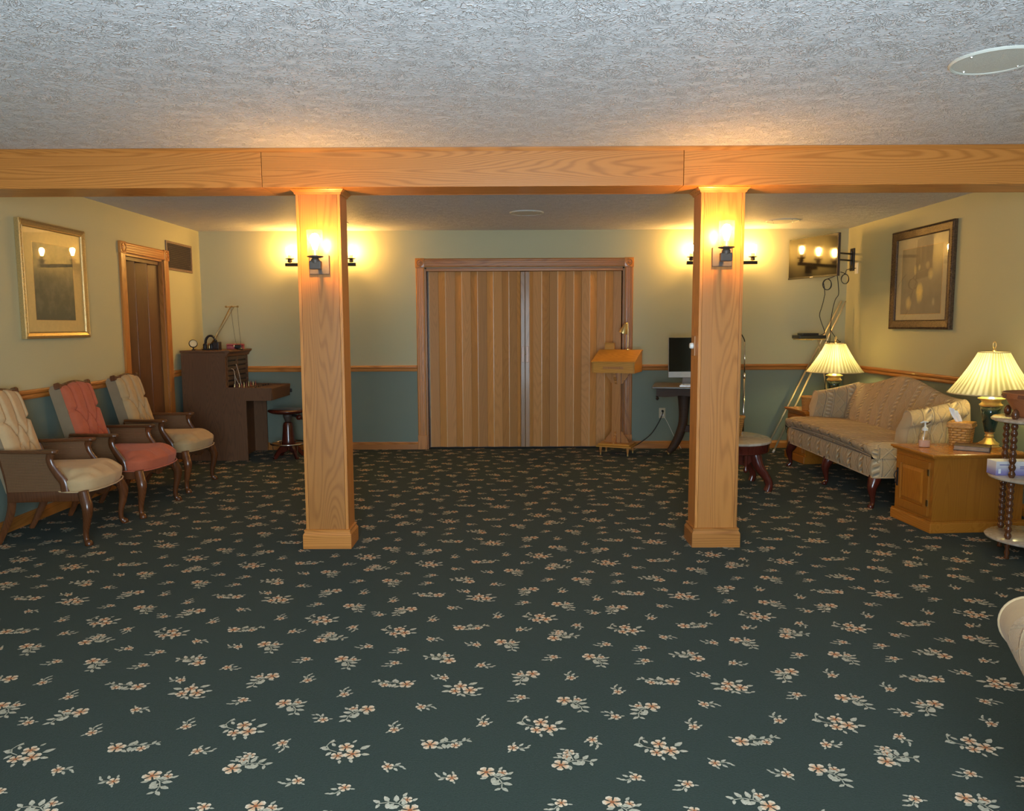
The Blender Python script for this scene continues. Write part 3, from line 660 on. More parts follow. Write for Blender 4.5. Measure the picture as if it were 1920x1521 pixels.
# ================================================================== ARMCHAIRS (origin: floor centre, +x forward)
def smoothstep(a, b, x):
    t_ = np.clip((x - a) / (b - a), 0, 1); return t_ * t_ * (3 - 2 * t_)
def tuft_height(u, v_):
    """u across -1..1, v up 0..1 -> puff height in m"""
    hgt = .055 * (1 - np.abs(u) ** 5) ** .5 * (1 - np.abs(2 * v_ - 1) ** 9) ** .5
    btn = [(-.62, .66), (-.02, .66), (.60, .66), (-.32, .44), (.30, .44), (-.62, .22), (-.02, .22), (.60, .22)]
    def seg(p, q, wd, dp):
        px, py = p; qx, qy = q; du, dv_ = (u - px) * .22, (v_ - py) * .52; ex_, ey = (qx - px) * .22, (qy - py) * .52
        tt = np.clip((du * ex_ + dv_ * ey) / (ex_ ** 2 + ey ** 2), 0, 1); dd = np.hypot(du - tt * ex_, dv_ - tt * ey)
        return dp * np.exp(-(dd / wd) ** 2)
    dip = np.zeros_like(u)
    for p in btn[:3]: dip = np.maximum(dip, seg(p, (p[0] * 1.0, 1.0), .013, .020))
    for p in btn[5:]: dip = np.maximum(dip, seg(p, (p[0] * .9, 0.0), .013, .018))
    for p in ((-.62, .66), (-.62, .22)): dip = np.maximum(dip, seg(p, (-1, p[1] + .02), .010, .016))
    for p in ((.60, .66), (.60, .22)): dip = np.maximum(dip, seg(p, (1, p[1] + .01), .010, .016))
    for a_ in (0, 1, 2, 5, 6, 7):
        for c_ in (3, 4):
            if abs(btn[a_][0] - btn[c_][0]) < .5: dip = np.maximum(dip, seg(btn[a_], btn[c_], .012, .020))
    for (bx, by) in btn: dip = np.maximum(dip, .036 * np.exp(-(((u - bx) * .22) ** 2 + ((v_ - by) * .52) ** 2) / .017 ** 2))
    return hgt - dip * 1.7
def armchair(lab, fab, loc, rz):
    t = thing('armchair', lab, 'armchair', loc, rz, 'tufted armchairs with cane sides')
    # back frame plane: from (x=-.175,z=.40) to (x=-.335,z=.965)
    p0, p1 = Vector((-.175, 0, .40)), Vector((-.335, 0, .965)); ax = (p1 - p0).normalized(); nr = Vector((ax.z, 0, -ax.x))
    nu, nv = 49, 61; us = np.linspace(-1, 1, nu); vs = np.linspace(0, 1, nv); U_, V_ = np.meshgrid(us, vs)
    Hh = tuft_height(U_, V_); L = (p1 - p0).length; P = []
    for j in range(nv):
        row = []
        for i in range(nu):
            wdh = .187 - .004 * (1 - V_[j, i]); top = .022 * (math.cos(us[i] * PI * 1.0) * .5 + .5) * smoothstep(.8, 1, V_[j, i])
            row.append(p0 + ax * (V_[j, i] * L + top) + nr * Hh[j, i] + Vector((0, us[i] * wdh, 0)))
        P.append(row)
    MB().grid(P).build('back_cushion', fab, t, smooth=True, fix=False).data.flip_normals()
    # upholstered shell behind
    poly = []
    th = .085
    b = MB()
    for i in range(12):
        pass
    sh = [p0 - nr * .0 - ax * .05, p1 - ax * .02, p1 - nr * .035 - ax * .02, p1 - nr * .035 + ax * .016, p1 - nr * (th - .02) + ax * .012, p1 - nr * th - ax * .012, p0 - nr * th - ax * .05]
    b.prism([(q.x, q.z) for q in sh], -.190, .190, axis='y'); b.build('back_shell', grey_v, t)
    # wooden crest rail with ears
    n = 24; top = []; 
    for i in range(n + 1):
        y = -.200 + .400 * i / n; f = y / .200; zt = .010 + .022 * (math.cos(f * PI) * .5 + .5) + (.016 * smoothstep(.80, .93, np.array(abs(f))))
        top.append((y, float(zt)))
    b = MB(); rows = []
    for (dx, kz) in ((.010, -.018), (.014, .5), (.004, 1), (-.026, 1), (-.034, .4), (-.034, -.018)):
        rows.append([p1 + nr * dx + ax * (zt * kz if kz > 0 else kz) + Vector((0, y, 0)) for y, zt in top])
    rows.append(rows[0]); b.grid(rows)
    for e in (0, n):
        b.add([r[e] for r in rows[:-1]], [tuple(range(len(rows) - 1))])
    b.build('crest_rail', walnutz, t, smooth=35)
    # seat cushion with serpentine front
    nu, nv = 110, 34; P = []
    def outline(s, r):
        return s
    for j in range(nv + 1):          # j: profile ring from bottom edge up over the top to centre
        k = j / nv; row = []
        for i in range(nu + 1):
            a = 2 * PI * i / nu; ca, sa = math.cos(a), math.sin(a); e = .32
            X = abs(ca) ** e * (1 if ca > 0 else -1); Y = abs(sa) ** e * (1 if sa > 0 else -1)
            if k < .35: rr, z = 1 - .05 * (1 - k / .35) ** 2, .345 + .075 * (k / .35)
            else:
                q = (k - .35) / .65; rr = 1 - q; z = .42 + .065 * math.sin(min(q * 2.6, 1) * PI / 2) + .012 * q
            xx = .055 + .275 * X * rr; hw = .236 + .052 * float(smoothstep(.125, .19, np.array(xx))); yy = hw * Y * rr
            xx += (.018 * math.cos(yy / .29 * PI) + .012) * max(X, 0) * rr
            if k > .30: z += (.0085 * math.sin(yy * 62 + 3.0 * math.sin(xx * 14)) + .005 * math.sin(yy * 31 + 1)) * math.sin(min(1, max(0, (1 - rr) * 2.2 + .22)) * PI) ** 1.5 * (1 if X > 0 else .35)
            row.append((xx, yy, z))
        P.append(row)
    MB().grid(P).build('seat_cushion', fab, t, smooth=True)
    pts = []
    for k in range(72):
        a = 2 * PI * k / 72; ca, sa = math.cos(a), math.sin(a); xx = .055 + .275 * abs(ca) ** .32 * (1 if ca > 0 else -1)
        hw = .237 + .052 * float(smoothstep(.125, .19, np.array(xx))); yy = hw * abs(sa) ** .32 * (1 if sa > 0 else -1)
        pts.append((xx + (.018 * math.cos(yy / .29 * PI) + .012) * max(abs(ca) ** .32 * (1 if ca > 0 else -1), 0), yy, .349))
    MB().tube(pts, .005, 6, closed=True).build('welting', fab, t, smooth=True)
    # seat rail
    b = MB(); b.box(-.20, .245, -.265, -.240, .285, .352, c=.003); b.box(-.20, .245, .240, .265, .285, .352, c=.003)
    n = 20; pl_ = [(-.27 + .54 * i / n, .352) for i in range(n + 1)] + [(.27 - .54 * i / n, .300 - .018 * math.cos((1 - 2 * i / n) * PI * 2) - .006) for i in range(n + 1)]
    b.prism(pl_, .255, .285, axis='x'); b.box(-.21, -.185, -.21, .21, .29, .352); b.build('seat_rail', walnutz, t, smooth=35)
    for s in (-1, 1):
        # front cabriole leg
        pts = smooth_path([(.262, s * .262, .350), (.275, s * .272, .30), (.292, s * .286, .245), (.285, s * .284, .17), (.270, s * .277, .09), (.272, s * .279, .035), (.288, s * .288, .014), (.292, s * .290, .0)], 4)
        MB().tube(pts, interp([.034, .036, .034, .026, .018, .016, .026, .022], 4), 12).build('front_leg', walnutz, t, smooth=True)
        # rear leg sweeps up into the back post
        pts = smooth_path([(-.305, s * .205, 0), (-.255, s * .212, .10), (-.205, s * .222, .22), (-.190, s * .232, .34), (-.205, s * .240, .46), (-.240, s * .242, .60)], 5)
        MB().tube(pts, interp([.017, .022, .027, .029, .026, .018], 5), 8, flat=((0, 1, 0), .62)).build('rear_leg', walnutz, t, smooth=50)
        # arm: flat topped, widening towards a rounded front end
        n = 16; L1, L2 = [], []
        for i in range(n + 1):
            f = i / n; x = -.245 + .375 * f; hw = .018 + .016 * f; y = s * (.243 + .034 * f)
            if f > .9: hw *= math.sqrt(max(0, 1 - ((f - .9) / .1) ** 2)) * .6 + .4
            L1.append((x, y - hw)); L2.append((x, y + hw))
        b = MB(); b.prism(L1 + L2[::-1], .600, .622); M_ = Matrix.Shear('XZ', 4, (0, 0)); 
        o = b.build('armrest', walnut, t)
        bv = o.modifiers.new('round', 'BEVEL'); bv.width = .007; bv.segments = 2
        # scrolled arm support
        pts = smooth_path([(.085, s * .268, .602), (.072, s * .268, .565), (.082, s * .268, .52), (.118, s * .268, .46), (.150, s * .268, .41), (.158, s * .268, .352)], 5)
        MB().tube(pts, interp([.026, .023, .024, .028, .030, .030], 5), 8, flat=((0, 1, 0), .55)).build('arm_support', walnutz, t, smooth=50)
        # cane side panel
        poly = [(-.195, .352), (.140, .352), (.134, .42), (.105, .47), (.070, .53), (.060, .58), (.066, .602), (-.235, .602), (-.205, .46)]
        MB().prism(poly, s * .256 - .004, s * .256 + .004, axis='y').build('cane_panel', cane, t)
    return t
armchair('cream tufted armchair with cane sides, nearest at the left edge', cream_v, (-3.045, 5.085, 0), .10)
armchair('rose red tufted armchair with cane sides by the left wall', red_v, (-2.995, 5.815, 0), -.02)
armchair('tan tufted armchair with cane sides beside the switchboard', tan_v, (-3.03, 6.675, 0), .0)

# ================================================================== SWITCHBOARD (world axes, front faces +x)
t = thing('telephone_switchboard', 'old dark wooden telephone switchboard cabinet with keyshelf in the corner', 'switchboard', (-2.95, 8.29, 0))
y0, y1 = -.335, .335       # 7.955 .. 8.625
def L_(x): return x + 2.95
side = [(L_(-3.43), 0), (L_(-2.775), 0), (L_(-2.775), .628), (L_(-2.515), .628), (L_(-2.505), .758), (L_(-2.972), .768), (L_(-2.972), 1.125), (L_(-3.43), 1.125)]
MB().prism(side, y0, y0 + .022, axis='y').build('side_panel', swood, t)
MB().prism(side, y1 - .022, y1, axis='y').build('side_panel', swood, t)
MB().box(L_(-3.44), L_(-2.975), y0 - .004, y1 + .004, 1.127, 1.150, c=.004).build('top_board', swoodx, t)
MB().prism([(L_(-2.974), 1.085), (L_(-2.962), 1.085), (L_(-2.95), 1.11), (L_(-2.925), 1.135), (L_(-2.925), 1.150), (L_(-2.9745), 1.150)], y0 - .002, y1 + .012, axis='y').build('cornice', swood, t)
MB().box(L_(-3.43), L_(-3.415), y0 + .024, y1 - .024, 0, 1.12).build('back_panel', swood, t)
MB().box(L_(-3.0), L_(-2.985), y0 + .024, y1 - .024, .77, 1.12).build('jack_field', iron, t)
jackm = plain('dark_jack_strip', (.055, .032, .018), .5)
for k in range(6):
    MB().box(L_(-2.985), L_(-2.968), y0 + .03, y1 - .03, .785 + k * .052, .785 + k * .052 + .036, c=.002).build('jack_strip', jackm, t)
for k in range(3): MB().box(L_(-2.985), L_(-2.965), y0 + .03 + k * .2995, y0 + .04 + k * .2995, .77, 1.09).build('stile', swood, t)
MB().box(L_(-2.975), L_(-2.506), y0 + .024, y1 - .024, .735, .752).build('keyshelf', swoodx, t)
MB().box(L_(-2.524), L_(-2.506), y0 + .024, y1 - .024, .630, .734).build('shelf_apron', swoodx, t)
MB().box(L_(-2.97), L_(-2.53), y0 + .024, y1 - .024, .630, .645).build('shelf_bottom', swoodx, t)
MB().box(L_(-2.93), L_(-2.915), y0 + .024, y1 - .024, .0, .63).build('front_panel', swood, t)
MB().box(L_(-2.512), L_(-2.49), y1 - .002, y1 + .012, .66, .70, c=.003).build('hook', iron, t)
cordm = plain('cloth_cord', (.42, .36, .28), .8); plugm = plain('plug_red', (.25, .07, .04), .5)
for k in range(16):
    yy = y0 + .06 + (k % 8) * .072; xx = L_(-2.91) + (k // 8) * .05
    MB().lathe([(.006, 0), (.006, .030), (.003, .034), (.003, .046)], 8, Tr(xx, yy, .752)).build('cord_plug', plugm if k % 2 else brassdull, t)
for k in range(10):
    MB().lathe([(.004, 0), (.006, .012), (.002, .016), (0, .0192)], 8, Tr(L_(-2.72), y0 + .08 + k * .055, .752)).build('key_lever', iron, t)
for pth in ([(-.0, -.20, .755), (.0, -.20, .90), (-.010, -.205, .945), (-.020, -.235, .957)], [(.02, -.10, .755), (-.010, -.14, .85), (-.02, -.16, .93)], [(.02, -.07, .755), (.010, -.10, .90), (-.01, -.12, 1.0)]):
    MB().tube(smooth_path([(p[0] + L_(-2.93), p[1], p[2]) for p in pth], 6), .0035, 6).build('patch_cord', cordm, t, smooth=True)
# things on top of it (z 1.150)
ZT = 1.151
t = thing('boom_telephone_set', 'operator set with slanted brass boom and cords on the switchboard', 'telephone', (-3.16, 8.10, ZT))
MB().box(-.085, .085, -.05, .05, 0, .014, c=.003).build('base', iron, t)
MB().box(.025, .085, -.045, .045, .0145, .085, c=.004).build('coil_box', iron, t)
for k in range(3): MB().lathe([(.018, 0), (.02, .01), (.02, .045), (.012, .055), (0, .056)], 14, Tr(-.065 + k * .035, -.02 + (k % 2) * .03, .014)).build('bell_coil', brassdull if k == 1 else iron, t, smooth=40)
MB().tube([(-.06 + .055 * math.cos(a) + .05, 0, .075 + .075 * math.sin(a)) for a in np.linspace(.15, PI + .1, 16)], .012, 8, flat=((0, 1, 0), 1.8)).build('arched_band', iron, t, smooth=True)
MB().tube([(.0, -.01, .06), (.035, -.01, .12), (.215, -.01, .445)], [.011, .007, .005], 10).build('boom', brassdull, t, smooth=True)
MB().tube([(.0, .02, .06), (.245, .02, .455)], .003, 6).build('guy_wire', brassdull, t)
MB().tube([(.165, 0, .447), (.285, 0, .452)], .005, 8).build('pulley_bar', brass, t)
for xx in (.165, .225, .285): MB().lathe([(.011, -.005), (.008, 0), (.011, .005)], 14, Tr(xx, 0, .45) @ Rx(PI / 2)).build('pulley', brassdull, t, smooth=40)
for (xa, xb) in ((.215, .255), (.283, .307)):
    MB().tube(smooth_path([(xa, 0, .445), ((xa + xb) / 2 - .004, 0, .25), (xb, -.005, .062)], 6), .0016, 5).build('cord', rubber, t)
MB().tube([(.305, -.005, .03), (.245, -.02, .035)], [.026, .020], 14).build('transmitter', black, t, smooth=40)
MB().lathe([(.030, 0), (.034, .008), (.020, .020), (.018, .03)], 16, Tr(.295, -.01, .002)).build('transmitter_base', black, t, smooth=40)
t = thing('round_gauge', 'small round cream faced disc on a bent stand, left on switchboard top', 'gauge', (-3.335, 8.05, ZT), .45)
M_ = Tr(0, 0, .068) @ Ry(.0) @ Rx(PI / 2 - .25)
MB().lathe([(.033, -.012), (.042, -.010), (.044, 0), (.040, .012), (.036, .014)], 24, M_, cap=False).build('rim', iron, t, smooth=40)
MB().lathe([(.036, .009), (0, .010)], 24, M_).build('face', plain('cream_face', (.80, .62, .32), .5, var=.03), t)
MB().lathe([(.020, 0), (.018, .008), (.008, .012), (.007, .03)], 14).build('foot', iron, t, smooth=40)
MB().tube(smooth_path([(.01, 0, .012), (.07, .02, .006), (.10, .03, .03), (.13, .04, .05)], 5), .003, 6).build('wire', brassdull, t)
t = thing('red_case', 'flat red case lying behind the boom on switchboard top', 'case', (-2.995, 8.33, ZT), .2)
MB().box(-.085, .085, -.05, .05, .0, .040, c=.004).build('body', redbox, t)
MB().box(-.087, .087, -.052, .052, .041, .058, c=.004).build('lid', redbox, t)
MB().box(-.012, .012, -.056, -.052, .030, .048, c=.001).build('clasp', brass, t)
# operator's stool
t = thing('operator_stool', 'low mahogany swivel stool with chrome foot ring beside left pillar', 'stool', (-2.405, 8.15, 0))
MB().lathe([(.0, .470), (.10, .470), (.165, .478), (.198, .495), (.205, .506), (.198, .516), (.14, .520), (.0, .519)], 36).build('seat', mahog, t, smooth=True)
MB().lathe([(.030, .385), (.034, .40), (.048, .44), (.052, .470)], 20).build('collar', steel, t, smooth=True)
MB().lathe([(.070, .12), (.075, .14), (.066, .20), (.058, .28), (.054, .345), (.046, .375), (.030, .385)], 28).build('pedestal', mahog, t, smooth=35)
MB().tube([(.185 * math.cos(a), .185 * math.sin(a), .155) for a in np.linspace(0, 2 * PI, 48, endpoint=False)], .009, 10, closed=True).build('foot_ring', chrome, t, smooth=True)
for k in range(4):
    a = PI / 4 + k * PI / 2; ca, sa = math.cos(a), math.sin(a)
    b = MB(); b.prism([(.03, .12), (.07, .15), (.12, .10), (.178, .02), (.178, 0), (.150, 0), (.10, .06), (.03, .07)], -.014, .014, M=Rz(a), axis='y'); b.build('leg', mahog, t)
    MB().tube([(.176 * ca, .176 * sa, .012), (.185 * ca, .185 * sa, .15)], .004, 6).build('ring_stay', chrome, t)
MB().tube(smooth_path([(.05, 0, .455), (.12, -.02, .44), (.17, -.02, .42), (.22, -.02, .46), (.235, -.02, .60), (.235, -.02, .70)], 5), .014, 8).build('back_bracket', iron, t, smooth=True)
MB().lathe([(.026, -.03), (.030, 0), (.026, .03)], 14, Tr(.13, -.03, .435) @ Rx(PI / 2)).build('clamp_knob', mahog, t, smooth=True)
MB().box(.222, .240, -.14, .14, .66, .76, c=.006).build('back_pad', mahog, t)

# ================================================================== LECTERN
t = thing('lectern', 'oak lectern on a narrow post in front of the accordion door', 'lectern', (1.118, 8.275, 0), -.38)
for sx in (-1, 1):
    for sy in (-1, 1):
        l = MB().lathe([(.007, 0), (.008, .022), (.016, .072), (.018, .092)], 12, Tr(sx * .148, sy * .118, 0)).build('foot', lect, t, smooth=40)
        MB().lathe([(.0075, 0), (.0085, .022)], 12, Tr(sx * .148, sy * .118, 0)).build('brass_tip', brass, l, smooth=40)
MB().prism([(-.19, -.155), (.19, -.155), (.19, .155), (-.19, .155)], .092, .108).build('base_board', lectx, t)
MB().box(-.172, .172, -.137, .137, .1085, .128, c=.006).build('base_step', lectx, t)
MB().box(-.048, .048, -.048, .048, .1285, .888, c=.003).build('post', lect, t)
def bracket(flipz):
    pts = [(0, 0), (.085, 0), (.085, .014), (.070, .022), (.072, .040), (.055, .055), (.045, .075), (.028, .085), (.024, .105), (.010, .120), (0, .122)]
    return [(x, -z if flipz else z) for x, z in pts]
for k in range(4):
    for zz_, fz in ((.1285, False), (.887, True)):
        b = MB(); b.prism(bracket(fz), -.012, .012, M=Rz(k * PI / 2) @ Tr(.049, 0, zz_), axis='y'); b.build('scroll_bracket', lect, t)
# desk box: local x width .46, y depth .34
wq, dq, zb0 = .228, .17, .890
MB().prism([(-dq - .02, zb0), (dq, zb0), (dq, 1.112), (dq - .05, 1.112), (-dq - .02, 1.000)], -wq, -wq + .014, axis='x').build('box_side', lectx, t)
MB().prism([(-dq - .02, zb0), (dq, zb0), (dq, 1.112), (dq - .05, 1.112), (-dq - .02, 1.000)], wq - .014, wq, axis='x').build('box_side', lectx, t)
MB().box(-wq + .0145, wq - .0145, -dq - .02, -dq - .006, zb0, .999).build('box_front', lectx, t)
MB().box(-wq + .0145, wq - .0145, dq - .014, dq, zb0, 1.11).build('box_back', lectx, t)
MB().box(-wq + .0145, wq - .0145, -dq - .005, dq - .0145, zb0, zb0 + .012).build('box_floor', lectx, t)
MB().box(-.11, .11, -dq - .0225, -dq - .0205, .932, .958, c=.0008).build('carved_inlay', lect, t)
a_ = math.atan2(1.112 - 1.000, dq - .05 + dq + .02)
MB().box(0, math.hypot(2 * dq - .03, .112) + .014, -wq - .008, wq + .008, 0, .014, M=Tr(0, -dq - .032, .997) @ Rz(PI / 2) @ Ry(-a_), c=.004).build('sloped_lid', lectx, t)
MB().box(-wq - .008, wq + .008, dq - .052, dq + .008, 1.113, 1.127, c=.003).build('top_ledge', lectx, t)
MB().box(-wq, wq, -dq - .036, -dq - .026, .996, 1.012, c=.003).build('book_stop', lectx, t)
Mlec = t.matrix_basis.copy()
def on_lect(x, y, z): 
    p = Mlec @ Vector((x, y, z)); return (p.x, p.y, p.z)
t = thing('gooseneck_lamp', 'small brass cone lamp standing on the lectern', 'lamp', on_lect(.075, .145, 1.127), -.38)
MB().lathe([(.026, 0), (.026, .006), (.010, .012)], 16).build('base', brass, t, smooth=40)
MB().tube(smooth_path([(0, 0, .008), (.002, 0, .15), (0, 0, .27), (-.006, 0, .292), (-.016, 0, .285)], 5), .004, 8).build('stem', brass, t, smooth=True)
MB().lathe([(.046, -.102), (.044, -.085), (.031, -.042), (.017, .0), (.008, .014), (0, .016)], 20, Tr(-.020, -.005, .276) @ Ry(.35), cap=False).build('cone_shade', brass, t, smooth=True)
MB().lathe([(.006, -.02), (.02, -.06), (.032, -.085), (.024, -.103), (0, -.108)], 16, Tr(-.020, -.005, .276) @ Ry(.35)).build('bulb', whitep, t, smooth=True)
t = thing('card_box', 'small wooden card box at the back left of the lectern top', 'box', on_lect(-.125, .15, 1.127), -.38)
b = MB().box(-.052, .052, -.018, .018, 0, .062, c=.002).build('body', lectx, t); MB().box(-.054, .054, -.020, .020, .0625, .072, c=.002).build('lid', lectx, t)

# ================================================================== DESK, COMPUTER, OUTLETS
t = thing('pedestal_desk', 'dark carved pedestal desk behind the right pillar', 'desk', (1.905, 8.12, 0), -.24)
MB().box(-.42, .42, -.30, .30, .738, .760, c=.006).build('top', desktop, t)
n = 24
def apron(Lh): return [(-Lh, .737)] + [(Lh, .737)] + [(Lh - 2 * Lh * i / n, .655 + .018 * math.sin(PI * i / n) * (1 if True else 0) - .012 * abs(math.sin(3 * PI * i / n))) for i in range(n + 1)]
for sy in (-1, 1): MB().prism(apron(.375), sy * .262 - .012, sy * .262 + .012, axis='y').build('apron', darkdesk, t)
for sx in (-1, 1): MB().prism(apron(.249), sx * .363 - .012, sx * .363 + .012, axis='x').build('apron', darkdesk, t)
for sx in (-1, 1):
    for sy in (-1, 1): MB().lathe([(0, .615), (.012, .622), (.018, .636), (.010, .648), (.020, .660)], 12, Tr(sx * .363, sy * .262, 0)).build('drop_finial', darkdesk, t, smooth=40)
for sx in (-1, 1):
    pts = smooth_path([(sx * .10, .0, .735), (sx * .10, .0, .60), (sx * .10, .0, .45), (sx * .11, .0, .33), (sx * .15, .0, .20), (sx * .20, .0, .10), (sx * .25, .0, .035)], 5)
    MB().tube(pts, interp([.085, .060, .050, .048, .046, .042, .03], 5), 8, flat=((0, 1, 0), .9)).build('curved_leg', darkdesk, t, smooth=50)
    MB().lathe([(.012, 0), (.016, .010), (.016, .022), (.010, .030)], 12, Tr(sx * .25, 0, 0)).build('caster', brassdull, t, smooth=40)
MB().box(-.11, .11, -.02, .02, .26, .33, c=.005).build('stretcher', darkdesk, t)
t = thing('desktop_computer', 'black screened desktop computer with silver chin on the dark desk', 'computer', (1.905, 8.16, .760), .0)
TL = Tr(0, 0, .075) @ Rx(-.06)
MB().box(-.264, .264, -.012, .012, .0, .425, M=TL, c=.004).build('case', alu, t)
MB().box(-.262, .262, -.0145, -.0125, .064, .423, M=TL).build('screen', screen, t)
MB().prism([(.012, .075 + .20), (.10, .008), (.10, .0), (-.06, .0), (-.06, .006), (.085, .008), (.012, .20)], -.095, .095, axis='x').build('foot', alu, t)
t = thing('keyboard', 'slim white keyboard at the front of the dark desk', 'keyboard', (1.93, 7.94, .760), -.22)
MB().prism([(-.05, 0), (.06, 0), (.06, .014), (-.05, .007)], -.21, .21, axis='x').build('tray', alu, t)
for r in range(4):
    for c_ in range(11): MB().box(-.2 + c_ * .0365, -.2 + c_ * .0365 + .031, -.042 + r * .024, -.042 + r * .024 + .019, .009 + r * .0018, .0145 + r * .0018).build('key', whitep, t)
def outlet(M, lab, plug=True):
    o = thing('wall_outlet', lab, 'outlet'); o.matrix_world = M
    MB().box(-.036, .036, -.006, 0, -.058, .058, c=.0025).build('plate', ivory, o)
    for z in (-.022, .022): MB().box(-.016, .016, -.0085, -.006, z - .013, z + .013, c=.002).build('socket', whitep, o)
    return o
outlet(Tr(1.678, YB, .402), 'ivory wall outlet with two cords beside the lectern')
outlet(Tr(XR, 5.62, .40) @ Rz(-PI / 2), 'white wall outlet behind the three tier table')
def cord(name, pts, r, mat, lab, n=6):
    return tag(MB().tube(smooth_path(pts, n), r, 6).build(name, mat, smooth=True), lab, 'cord')
plug_t = cord('power_cord', [(1.680, 8.635, .425), (1.675, 8.60, .41), (1.63, 8.58, .31), (1.54, 8.55, .18), (1.42, 8.50, .095), (1.33, 8.44, .06), (1.25, 8.36, .075)], .005, rubber, 'black power cord from the outlet to the lectern')
MB().lathe([(.014, 0), (.014, .018), (.006, .026)], 12).build('plug', rubber, plug_t).matrix_local = Tr(1.680, 8.650, .425) @ Rx(PI / 2)
cord('thin_cord', [(1.70, 8.63, .36), (1.74, 8.60, .28), (1.80, 8.58, .15), (1.84, 8.56, .08), (1.87, 8.52, .015)], .0028, whitep, 'thin white cord hanging from the outlet to the floor')
t = thing('light_switch', 'round white dimmer knob on a wooden plate, right pillar left side', 'switch', (1.135, 4.845, 1.262), 0)
MB().box(-.010, 0, -.038, .038, -.062, .062, c=.003).build('plate', lect, t)
MB().lathe([(.019, .010), (.019, .022), (.015, .030), (0, .031)], 18, Ry(-PI / 2)).build('knob', whitep, t, smooth=40)
t = thing('microphone_stand', 'slim chrome microphone stand behind the right pillar', 'stand', (2.46, 8.2, 0))
MB().lathe([(.13, 0), (.13, .012), (.02, .022)], 28).build('base', iron, t, smooth=40)
MB().tube([(0, 0, .02), (0, 0, .84)], .010, 10).build('lower_tube', chrome, t, smooth=True)
MB().lathe([(.011, .82), (.014, .83), (.014, .86), (.010, .875)], 12).build('clutch', chrome, t, smooth=40)
MB().tube([(0, 0, .85), (-.006, 0, 1.215)], .007, 10).build('upper_tube', chrome, t, smooth=True)
MB().tube(smooth_path([(-.006, 0, 1.21), (-.02, -.01, 1.245), (-.06, -.03, 1.30), (-.09, -.05, 1.33)], 5), .006, 8).build('gooseneck', black, t, smooth=True)
MB().tube([(-.09, -.05, 1.33), (-.13, -.07, 1.36)], [.012, .018], 12).build('microphone', black, t, smooth=40)

# ================================================================== TABLES
def end_table(lab, loc, rz, fr, dp):
    """front faces -x at x=0; y -fr/2..fr/2; depth dp along +x"""
    t = thing('end_table', lab, 'end table', loc, rz, 'honey oak end tables'); f = fr / 2
    MB().box(-.018, dp + .0, -f - .018, f + .018, 0, .075, c=.006).build('plinth', honey_y, t)
    MB().box(.0, dp - .01, -f, f, .0755, .505).build('carcass', honey_z, t)
    MB().prism([(-.026, -f - .026), (dp + .005, -f - .026), (dp + .005, f + .026), (-.026, f + .026)], .507, .517).build('top_moulding', honey_y, t)
    MB().box(-.032, dp + .01, -f - .032, f + .032, .5172, .534, c=.005).build('top', honey_y, t)
    dr = thing_part('door', t)
    d0, d1, z0, z1 = -f + .03, f - .03, .105, .468
    MB().box(-.016, -.0005, d0, d1, z0, z1, c=.003).build('door_slab', honey_z, t)
    return t, (d0, d1, z0, z1)
def thing_part(n, p): return None
def raised_door(t, d0, d1, z0, z1):
    d = MB()
    for a in ((d0, d1, z0, z0 + .055), (d0, d1, z1 - .055, z1), (d0, d0 + .055, z0 + .055, z1 - .055), (d1 - .055, d1, z0 + .055, z1 - .055)): d.box(-.018, -.0005, a[0], a[1], a[2], a[3], c=.002)
    dd = d.build('door', honey_z, t)
    b = MB(); i0, i1, j0, j1 = d0 + .056, d1 - .056, z0 + .056, z1 - .056; s = .028
    vs = [(-.006, i0, j0), (-.006, i1, j0), (-.006, i1, j1), (-.006, i0, j1), (-.017, i0 + s, j0 + s), (-.017, i1 - s, j0 + s), (-.017, i1 - s, j1 - s), (-.017, i0 + s, j1 - s)]
    b.add(vs, [(4, 5, 6, 7), (0, 1, 5, 4), (1, 2, 6, 5), (2, 3, 7, 6), (3, 0, 4, 7)]); b.build('raised_panel', honey_z, dd)
    for z in (z0 + .07, z1 - .09): MB().box(-.022, -.017, d0 - .012, d0 + .012, z, z + .045, c=.002).build('hinge', brassdull, dd)
    zc = (z0 + z1) / 2 + .02; yy = d1 - .022
    MB().tube(smooth_path([(-.018, yy, zc + .05), (-.034, yy, zc + .035), (-.044, yy, zc + .01), (-.032, yy, zc - .02), (-.036, yy, zc - .035), (-.018, yy, zc - .05)], 4), .0038, 6).build('handle', iron, dd, smooth=True)
    MB().box(-.021, -.018, yy - .010, yy + .010, zc - .065, zc + .065, c=.001).build('handle_plate', iron, dd)
def make_end_table(lab, loc, rz, fr, dp):
    t = thing('end_table', lab, 'end table', loc, rz, 'honey oak end tables'); f = fr / 2
    MB().box(-.020, dp, -f - .020, f + .020, 0, .070, c=.005).build('plinth', honey_y, t)
    MB().prism([(-.014, -f - .014), (dp, -f - .014), (dp, f + .014), (-.014, f + .014)], .0705, .080).build('plinth_moulding', honey_y, t)
    MB().box(.0, dp - .01, -f, f, .0805, .505).build('carcass', honey_z, t)
    MB().box(-.022, dp + .005, -f - .022, f + .022, .506, .516, c=.003).build('top_moulding', honey_y, t)
    MB().box(-.032, dp + .01, -f - .032, f + .032, .5165, .532, c=.005).build('top', honey_y, t)
    raised_door(t, -f + .03, f - .03, .105, .472)
    return t
make_end_table('honey oak end table with panelled door, near the viewer', (2.770, 5.262, 0), .07, .44, .64)
make_end_table('honey oak end table at the far end of the sofa', (2.895, 7.83, 0), .07, .42, .62)

